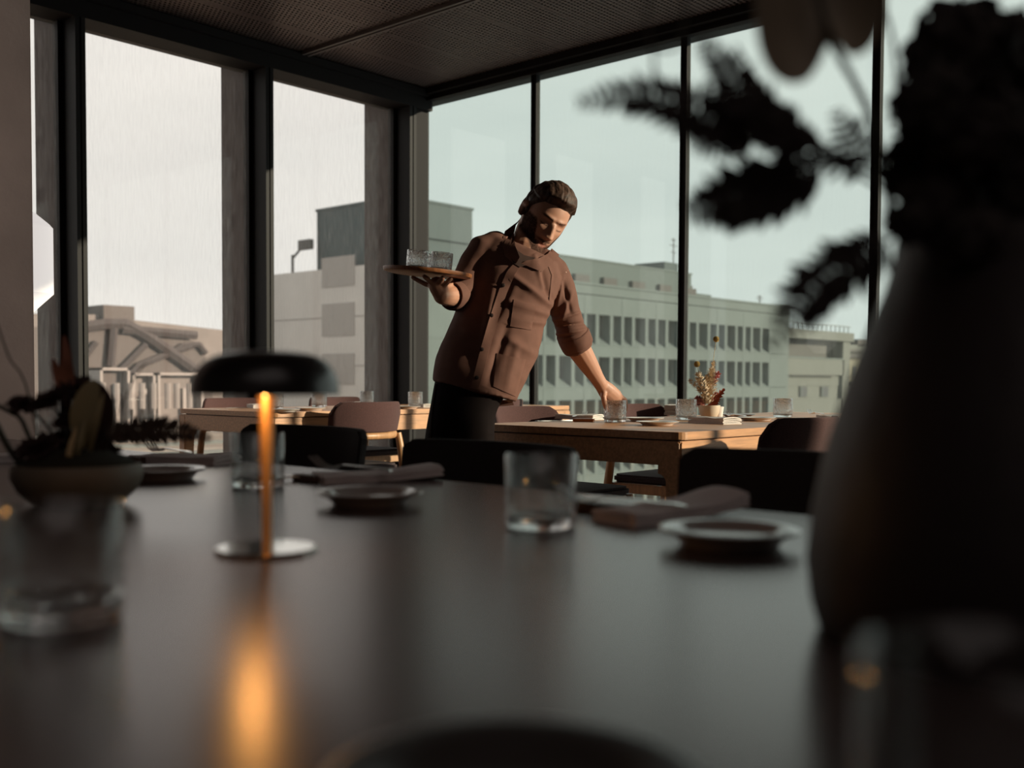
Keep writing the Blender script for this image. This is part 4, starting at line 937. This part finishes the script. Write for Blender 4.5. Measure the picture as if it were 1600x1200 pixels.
# neck, trunk
neck_top = hw(0, -.030, -.060); neck_b = dep(822, 392, 3.66)
capsule(hb, [hw(0, -.035, -.02), neck_top, neck_b, dep(812, 425, 3.66)], [.056, .057, .062, .076])
capsule(hb, [dep(812, 425, 3.66), dep(795, 480, 3.66), dep(765, 545, 3.62), dep(728, 600, 3.59)], [.088, .090, .078, .062], 20)
capsule(hb, [dep(772, 408, 3.65), dep(812, 415, 3.66), dep(858, 430, 3.70)], [.038, .055, .045])
# his left arm (reaching)
SH, EL, WR = dep(868, 428, 3.70), dep(895, 530, 3.77), dep(939, 601, 3.875)
capsule(hb, [SH, SH.lerp(EL, .5), EL], [.050, .046, .042])
capsule(hb, [EL, EL.lerp(WR, .22), EL.lerp(WR, .55), EL.lerp(WR, .85), WR], [.042, .0435, .036, .027, .0255])
def hand(b, wr, palm_pts, palm_r, fingers, flat=.6, up=None):
    capsule(b, palm_pts, palm_r, 14, flat, up)
    for pts, r0, r1 in fingers:
        n_ = len(pts); capsule(b, pts, [r0 + (r1 - r0) * i / (n_ - 1) for i in range(n_)], 10)
d3 = dep
GD = 3.905 
hand(hb, WR, [WR, d3(948, 611, 3.895), d3(960, 621, 3.925)], [.026, .034, .033], [
    ([d3(965, 616, 3.93), d3(977, 625, 3.945), d3(978, 637, 3.96), d3(975, 648, 3.965)], .0100, .0078),
    ([d3(962, 619, 3.945), d3(969, 631, 3.965), d3(968, 645, 3.975), d3(965, 655, 3.975)], .0102, .0080),
    ([d3(957, 620, 3.95), d3(960, 633, 3.975), d3(958, 645, 3.98), d3(956, 652, 3.98)], .0100, .0078),
    ([d3(952, 618, 3.945), d3(952, 630, 3.965), d3(951, 639, 3.97), d3(950, 645, 3.97)], .0090, .0070),
    ([d3(944, 607, 3.885), d3(943, 621, 3.865), d3(945, 631, 3.868), d3(948, 640, 3.872)], .0125, .0085)], .7, up=TOW)
# his right arm, bent up under the tray
SH2, EL2, WR2 = d3(757, 395, 3.62), d3(722, 462, 3.60), d3(691, 462, 3.47)
capsule(hb, [SH2 - RIGHT * .0, SH2.lerp(EL2, .5), EL2], [.036, .036, .038])
capsule(hb, [EL2, EL2.lerp(WR2, .5), WR2], [.042, .039, .030])
hand(hb, WR2, [WR2, d3(687, 453, 3.455), d3(683, 446, 3.45)], [.029, .030, .030], [
    ([d3(676, 447, 3.455), d3(665, 444, 3.46), d3(653, 438, 3.465), d3(645, 433.5, 3.47)], .0092, .0072),
    ([d3(679, 443, 3.44), d3(672, 440, 3.43), d3(667, 435, 3.42), d3(663, 432, 3.415)], .0098, .0078),
    ([d3(686, 442, 3.435), d3(689, 438, 3.42), d3(692, 434, 3.41)], .0100, .0080),
    ([d3(693, 446, 3.44), d3(699, 441, 3.43), d3(704, 436, 3.425)], .0098, .0078),
    ([d3(694, 450, 3.47), d3(703, 446, 3.50), d3(706, 439, 3.53)], .0110, .0085)], .8, up=TOW)
# legs
hip = d3(720, 610, 3.55)
for s, fx in ((-1, 690), (1, 745)):
    kx = d3(fx + 10, 800, 3.54); an = d3(fx, 965, 3.55)
    capsule(hb, [hip + RIGHT * s * .034, kx, an], [.052, .048, .040], 14)
    ft = Vector((an.x, an.y, .045)); tdir = (TOW * .8 + RIGHT * .35); tdir.z = 0; tdir.normalize()
    capsule(hb, [ft, ft + tdir * .16], [.040, .032], 12)
body = hb.build('body', mSkin, man, world=True)
mod_mesh(body, [('REMESH', dict(mode='VOXEL', voxel_size=.0034, use_smooth_shade=True)), ('SMOOTH', dict(factor=.5, iterations=2))])
if not body.data.materials: body.data.materials.append(mSkin)
# beard, brows, lashes and lips as colours that belong to the face
tone = body.data.attributes.new('tone', 'FLOAT', 'POINT'); lips = body.data.attributes.new('lips', 'FLOAT', 'POINT')
off = Vector(man.location)
def ss(a, b, x): t = min(1, max(0, (x - a) / (b - a))); return t * t * (3 - 2 * t)
for i, v in enumerate(body.data.vertices):
    q = v.co + off - HC
    if q.length > .17: continue
    x, y, z = q.dot(HXv), q.dot(HF), q.dot(HU); ax = abs(x); T_ = 0; nz_ = noise.noise(v.co * 180) * .5 + noise.noise(v.co * 420) * .4
    if y > -.03:
        # beard: under the cheek line, up the jaw to the sideburn, round the mouth
        line = -.060 + .062 * ss(.028, .060, ax) + .012 * ss(.02, .0, ax) * ss(.05, .08, y)
        bd = ss(0, .012, line - z + nz_ * .006) * ss(-.02, .005, y) * ss(-.140, -.118, z)
        zj = -.118 + .052 * ss(.015, .062, ax); bd *= ss(zj - .018, zj - .004, z)
        mus = g2(ax, z, .012, -.0575, .020, .0050) * 1.15 * ss(.05, .07, y)
        gap = g2(x, z, 0, -.0715, .015, .0058) * ss(.05, .07, y)
        T_ = max(bd * .95, mus * .9) - gap * 1.1
        brow = math.exp(-((z - .021 - .10 * max(0, ax - .030) * -1 - (ax - .028) * .08) / .0042) ** 2) * ss(.010, .016, ax) * ss(.056, .044, ax) * ss(.04, .06, y)
        T_ = max(T_, brow * .95)
        lash = math.exp(-((z + .0075 - (ax - .031) ** 2 * 9) / .0022) ** 2) * ss(.014, .019, ax) * ss(.049, .042, ax) * ss(.04, .06, y)
        T_ = max(T_, lash * .9)
        nos = g2(ax, z, .0075, -.0475, .0035, .0022) * ss(.08, .09, y); T_ = max(T_, nos * .8)  # shade inside the nostrils, painted as dark tone
        tone.data[i].value = max(0, min(1, T_ * (1 + nz_ * .25)))
        lips.data[i].value = min(1, g2(x, z, 0, -.0735, .018, .0055) * ss(.06, .075, y) * .8)
# hair: a shell of the same head lifted off the scalp
hv = []; hf_ = []; keep = {}
def hairm(p):
    x, y, z = p; ax = abs(x)
    fl = .066 - .010 * ss(.02, .06, ax) - .25 * max(0, ax - .055)            # front hairline
    side = .020 if y > .03 else (-.002 if y > -.012 else -.045)
    if y > .045: m = ss(-.002, .016, z - fl + .0)
    elif y > .012: m = max(ss(-.002, .014, z - (.012 + (y - .012) * 1.3)), 0)
    elif y > -.004: m = ss(-.002, .010, z + .020)                               # sideburn
    elif y > -.028: m = ss(-.002, .012, z - .014)
    else: m = ss(-.002, .02, z + .052) * ss(-.028, -.040, y)
    if m < .001 and y <= -.028: m = ss(-.002, .012, z - .014)
    return m
for i, p in enumerate(HP):
    m = hairm(p); d_ = Vector(dirs[i])
    if m > 0:
        x, y, z = p; th = .004 + .011 * m + .010 * ss(.04, .1, z) * ss(-.02, .06, y)
        if abs(x) > .055 and z < .05: th *= .55
        st_n = noise.noise(Vector((x * 95, y * 28, z * 40))) * .0028 + noise.noise(Vector((x * 220, y * 40, z * 60))) * .0012
        q = Vector(p) + Vector((d_.x, d_.y, d_.z)) * (th * m ** .5 + st_n * m) + Vector((0, .006 * ss(.06, .09, y + z * .4) * m, 0))
    else: q = Vector(p) * .985
    hv.append(hw(*q)); keep[i] = m > 0
for i in range(NU):
    for j in range(NV):
        q = (i * (NV + 1) + j, ((i + 1) % NU) * (NV + 1) + j, ((i + 1) % NU) * (NV + 1) + j + 1, i * (NV + 1) + j + 1)
        if any(keep[k] for k in q): hf_.append(q)
used = sorted({k for q in hf_ for k in q}); mpi = {k: i for i, k in enumerate(used)}
MB().add([hv[k] for k in used], [tuple(mpi[k] for k in q) for q in hf_]).build('hair', mHair, man, world=True, smooth=80)

# overshirt: rings drawn across the leaning trunk (left edge, right edge, depth, thickness)
def ringloft(b, rings, n=40, pw=1.0, cap=True):
    v = []; f = []
    for (L, Rr, D, th) in rings:
        A, B_ = dep(*L, D), dep(*Rr, D); c_ = (A + B_) / 2; h = (B_ - A) / 2
        for k in range(n):
            a = 2 * PI * k / n; ca, sa = math.cos(a), math.sin(a)
            v.append(c_ + h * math.copysign(abs(ca) ** .92, ca) + TOW * th * math.copysign(abs(sa) ** .9, sa))
    m = len(rings)
    for i in range(m - 1):
        for k in range(n): f.append((i * n + k, i * n + (k + 1) % n, (i + 1) * n + (k + 1) % n, (i + 1) * n + k))
    if cap: f += [tuple(range(n - 1, -1, -1)), tuple((m - 1) * n + k for k in range(n))]
    b.add(v, f)
jb = MB()
ringloft(jb, [((799, 388), (840, 418), 3.69, .040), ((783, 371), (860, 408), 3.68, .064), ((758, 369), (872, 412), 3.67, .086), ((742, 388), (877, 434), 3.665, .112), ((737, 418), (870, 458), 3.66, .125), ((728, 452), (860, 484), 3.65, .128), ((712, 488), (850, 510), 3.63, .126), ((698, 518), (844, 540), 3.61, .124), ((686, 548), (836, 566), 3.60, .126), ((677, 576), (822, 596), 3.575, .124), ((676, 596), (806, 628), 3.56, .120)])
capsule(jb, [d3(775, 384, 3.655), d3(757, 392, 3.64), d3(742, 418, 3.625), d3(727, 446, 3.60), d3(715, 462, 3.565)], [.052, .058, .060, .056, .050], 24)
capsule(jb, [d3(848, 412, 3.68), d3(863, 425, 3.70), d3(874, 452, 3.715), d3(884, 488, 3.74), d3(894, 520, 3.765), d3(901, 538, 3.78)], [.055, .058, .056, .052, .054, .0500], 24)
jack = jb.build('overshirt', mJack, man, world=True)
mod_mesh(jack, [('REMESH', dict(mode='VOXEL', voxel_size=.0065, use_smooth_shade=True)), ('SMOOTH', dict(factor=.5, iterations=6)), ('SUBSURF', dict(levels=1, render_levels=1))])
# cloth folds: pulls that run from the arm pits, the lean and the bent elbow
def seg_fold(P, A, B_, wid, h):
    ab = B_ - A; t = max(-.1, min(1.1, (P - A).dot(ab) / ab.length_squared)); dd = (P - (A + ab * t)).length
    return h * math.exp(-(dd / wid) ** 2) * max(0, math.sin(PI * max(0, min(1, t * .9 + .05)))) ** .5
S3 = lambda x, y: d3(x, y, 3.55)
folds = [(( 862, 478), (800, 430), .012, .011), ((858, 492), (790, 470), .012, .010), ((852, 505), (800, 500), .010, .008), ((838, 556), (790, 528), .014, .007),
         ((792, 512), (762, 600), .016, -.012), ((808, 540), (790, 612), .014, .009), ((770, 450), (752, 560), .014, .009),  ((845, 425), (860, 470), .010, -.010), ((835, 400), (850, 450), .009, .009),
         ((880, 430), (868, 490), .009, .008), ((893, 455), (878, 500), .008, .009), ((880, 440), (892, 490), .007, -.008), ((866, 500), (905, 488), .006, .009), ((868, 512), (912, 505), .006, -.009), ((870, 522), (915, 515), .006, .009), ((800, 440), (772, 500), .012, -.010)]
FO = [(S3(*a), S3(*b), w_, h) for a, b, w_, h in folds]
me = jack.data
nm = [v.normal.copy() for v in me.vertices]
for i, v in enumerate(me.vertices):
    P = v.co + off; q = P + TOW * 0
    tofront = nm[i].dot(TOW)
    # compare in the picture-parallel plane so a crease wraps over the body
    rel = P - EYE; dz = -rel.dot(TOW); Pf = EYE + rel * (3.55 / dz)
    d_ = 0
    for A, B_, w_, h in FO: d_ += seg_fold(Pf, A, B_, w_, h)
    d_ += .0045 * noise.noise(P * 9) + .0022 * noise.noise(P * 24)
    if tofront < -.2: d_ = .005 * noise.noise(P * 9)
    v.co += nm[i] * d_
me.update()
bvh = None
def mk_bvh(o):
    vs = [v.co + off for v in o.data.vertices]; return BVHTree.FromPolygons(vs, [tuple(p.vertices) for p in o.data.polygons])
bvh = mk_bvh(jack); bvb = mk_bvh(body)
def surf(px, py, lift=.002):
    r_ = ray(px, py).normalized(); h = bvh.ray_cast(EYE, r_, 6)
    if h[0] is None: h = bvb.ray_cast(EYE, r_, 6)
    if h[0] is None: return dep(px, py, 3.67)
    return h[0] + TOW * lift
def patch(name, fn, nu, nv, mat, th=.0022, lift=.0015):
    """a sewn-on piece that lies on the cloth: fn(u, v) gives its place"""
    F = [surf(*fn(i / nu, j / nv), lift + th) for i in range(nu + 1) for j in range(nv + 1)]; B_ = [p - TOW * th * 2 for p in F]; K = len(F); w_ = nv + 1; fs = []
    for i in range(nu):
        for j in range(nv): a = i * w_ + j; fs += [(a, a + w_, a + w_ + 1, a + 1), (K + a, K + a + 1, K + a + w_ + 1, K + a + w_)]
    for i in range(nu): a = i * w_; fs.append((a, K + a, K + a + w_, a + w_)); a += nv; fs.append((a, a + w_, K + a + w_, K + a))
    for j in range(nv): fs.append((j, j + 1, K + j + 1, K + j)); a = nu * w_ + j; fs.append((a, K + a, K + a + 1, a + 1))
    return MB().add(F + B_, fs).build(name, mat, man, world=True, smooth=50)
def lerp2(a, b, t): return (a[0] + (b[0] - a[0]) * t, a[1] + (b[1] - a[1]) * t)
def poly2(pts, t):
    m = len(pts) - 1; k = min(int(t * m), m - 1); return lerp2(pts[k], pts[k + 1], t * m - k)
pl_l = [(812, 402), (792, 424), (779, 455), (764, 500), (751, 545), (738, 595), (728, 626)]
patch('placket', lambda u, v: (poly2(pl_l, u)[0] + v * 13, poly2(pl_l, u)[1] + v * 3), 28, 2, mJack)
patch('pocket', lambda u, v: lerp2(lerp2((776, 552), (771, 604), v), lerp2((822, 562), (806, 620), v), u), 9, 10, mJack)
patch('pocket', lambda u, v: lerp2(lerp2((803, 468), (797, 510), v), lerp2((838, 478), (830, 516), v), u), 7, 8, mJack)
0 and patch('pocket', lambda u, v: lerp2(lerp2((690, 560), (684, 585), v), lerp2((722, 572), (716, 605), v), u), 6, 6, mJack)
patch('hem_band', lambda u, v: lerp2(poly2([(729, 622), (760, 628), (800, 624)], u), poly2([(727, 630), (760, 637), (803, 633)], u), v), 12, 2, mJack)
patch('sleeve_seam', lambda u, v: (poly2([(852, 404), (862, 430), (858, 470)], u)[0] + v * 3, poly2([(852, 404), (862, 430), (858, 470)], u)[1]), 12, 1, mJack, .0015)
for px, py in ((783, 446), (765, 493), (750, 546), (742, 590)):
    c_ = surf(px + 3, py, .006)
    rot = TOW.to_track_quat('Z', 'Y').to_matrix()
    bb = MB().lathe([(0, .002), (.005, .002), (.0068, .001), (.0068, -.001), (0, -.001)], 16); bb.v = [rot @ p + c_ for p in bb.v]; bb.build('button', mBtn, man, world=True, smooth=40)
# collar, tee, cuffs
def sheet(name, rows, mat, th=.0025, par=man):
    nu, nv = len(rows), len(rows[0]); F = [p for r_ in rows for p in r_]; B_ = [p - TOW * th for p in F]; K = len(F); fs = []
    for i in range(nu - 1):
        for j in range(nv - 1): a = i * nv + j; fs += [(a, a + nv, a + nv + 1, a + 1), (K + a, K + a + 1, K + a + nv + 1, K + a + nv)]
    for i in range(nu - 1): a = i * nv; fs.append((a, K + a, K + a + nv, a + nv)); a += nv - 1; fs.append((a, a + nv, K + a + nv, K + a))
    for j in range(nv - 1): fs.append((j, j + 1, K + j + 1, K + j)); a = (nu - 1) * nv + j; fs.append((a, K + a, K + a + 1, a + 1))
    return MB().add(F + B_, fs).build(name, mat, par, world=True, smooth=50)
rows = []
for t in [i / 12 for i in range(13)]:      # viewer-right collar flap
    a = poly2([(862, 388), (856, 397), (842, 404), (822, 408)], t); b_ = poly2([(874, 398), (862, 413), (846, 425), (814, 412)], t)
    rows.append([surf(*lerp2(a, b_, s), .010 - .004 * s) for s in (0, .33, .66, 1)])
sheet('collar', rows, mJack)
rows = []
for t in [i / 12 for i in range(13)]:      # viewer-left collar, standing round the neck
    a = poly2([(812, 344), (806, 352), (803, 366), (805, 386), (812, 404)], t); b_ = poly2([(801, 352), (789, 361), (784, 378), (789, 400), (805, 414)], t)
    rows.append([surf(*lerp2(a, b_, s), .024 - .022 * s) for s in (0, .33, .66, 1)])
sheet('collar', rows, mJack)
patch('t_shirt', lambda u, v: lerp2(poly2([(800, 378), (808, 391), (819, 399), (836, 403)], u), poly2([(796, 398), (802, 411), (812, 418), (828, 413)], u), v), 12, 4, mTee, .003, .003)
cb = MB(); capsule(cb, [d3(897.5, 528, 3.772), d3(904, 543, 3.785)], [.0545, .0530], 28); cf = cb.build('cuff', mJack, man, world=True, smooth=60)
# open the cuff ends: short flared bands
def cuff(A, B_, r0, r1, th=.005):
    t = (B_ - A).normalized(); L = (B_ - A).length; q = t.to_track_quat('Z', 'Y').to_matrix(); N = 32
    prof = [(r0, 0), (r0 + .003, L * .1), ((r0 + r1) / 2 + .0035, L * .5), (r1 + .003, L * .92), (r1, L), (r1 - th, L * .97), (r0 - th, 0)]
    bb = MB().lathe(prof, N, closed=True); bb.v = [q @ Vector((p.x, p.y, p.z)) + A + Vector((noise.noise(p * 40 + A), noise.noise(p * 40 + B_), 0)) * .003 for p in bb.v]
    return bb.build('cuff', mJack, man, world=True, smooth=60)
bpy.data.objects.remove(cf)
cuff(d3(892, 517, 3.76), d3(904, 545, 3.79), .055, .0525)
cuff(d3(895, 522, 3.765), d3(903, 541, 3.785), .0575, .056)
cuff(d3(724, 462, 3.60), d3(704, 462, 3.525), .050, .047)
# apron and trousers
ab = MB()
ringloft(ab, [((690, 540), (820, 560), 3.57, .100), ((681, 590), (796, 612), 3.56, .105), ((672, 635), (775, 640), 3.55, .095), ((667, 660), (772, 662), 3.54, .095), ((661, 700), (772, 705), 3.54, .095), ((657, 760), (773, 765), 3.54, .098), ((650, 880), (775, 885), 3.54, .10)], 44)
apr = ab.build('apron', mApron, man, world=True)
mod_mesh(apr, [('SUBSURF', dict(levels=2, render_levels=2))])
for v in apr.data.vertices: v.co += v.normal * (.004 * math.sin(v.co.dot(RIGHT) * 70 + v.co.z * 3) * ss(.9, .5, v.co.z) + .003 * noise.noise(v.co * 8))
patch_px = [(682, 600), (676, 640), (671, 700), (668, 750)]
bva = mk_bvh(apr)
ap = [];
for i in range(20):
    p_ = poly2(patch_px, i / 19); h = bva.ray_cast(EYE, ray(*p_).normalized(), 6)[0]
    if h: ap.append(h + TOW * .003)
if len(ap) > 3: MB().tube(ap, .0022, 6).build('apron_string', mTee, man, world=True, smooth=60)
for s, fx in ((-1, 690), (1, 745)):
    an = d3(fx, 965, 3.55); kx = d3(fx + 10, 800, 3.54); tb = MB(); capsule(tb, [kx, an], [.072, .060], 16); tb.build('trouser_leg', mApron, man, world=True, smooth=70)
    ft = Vector((an.x, an.y, .050)); tdir = (TOW * .8 + RIGHT * .35); tdir.z = 0; tdir.normalize(); sb = MB(); capsule(sb, [ft, ft + tdir * .10, ft + tdir * .17], [.049, .045, .040], 16); sb.build('shoe', mBlkW, man, world=True, smooth=70)

# tray with its glasses
tc_ = d3(668, 427.0, 3.50); TR = .1485; tn = (UPV * 1.0 + TOW * .062 + RIGHT * .094).normalized(); q = tn.to_track_quat('Z', 'Y').to_matrix()
tb = MB().lathe([(0, -.006), (TR - .012, -.006), (TR - .003, -.003), (TR, .002), (TR, .009), (TR - .004, .009), (TR - .006, .002), (0, .001)], 96); tb.v = [q @ p for p in tb.v]
tray = tb.build('tray', mTray, smooth=35); tray.location = tc_; tag(tray, 'round orange brown wooden tray carried on the waiter\'s raised hand', 'tray')
for k, (px, D, l) in enumerate(((651, 3.46, 'front left'), (689, 3.45, 'front right'), (658, 3.545, 'back left'), (684, 3.55, 'back right'))):
    r_ = ray(px, 421); P0 = EYE + r_ * D
    P0 = P0 - tn * (P0 - (tc_ + tn * .0025)).dot(tn)
    o = tumbler('tumbler', (0, 0, 0), 'hammered tumbler standing %s on the wooden tray' % l, 'hammered tumblers on the tray', mGlassH, r=.036, h=.066)
    o.rotation_euler = q.to_euler(); o.location = P0
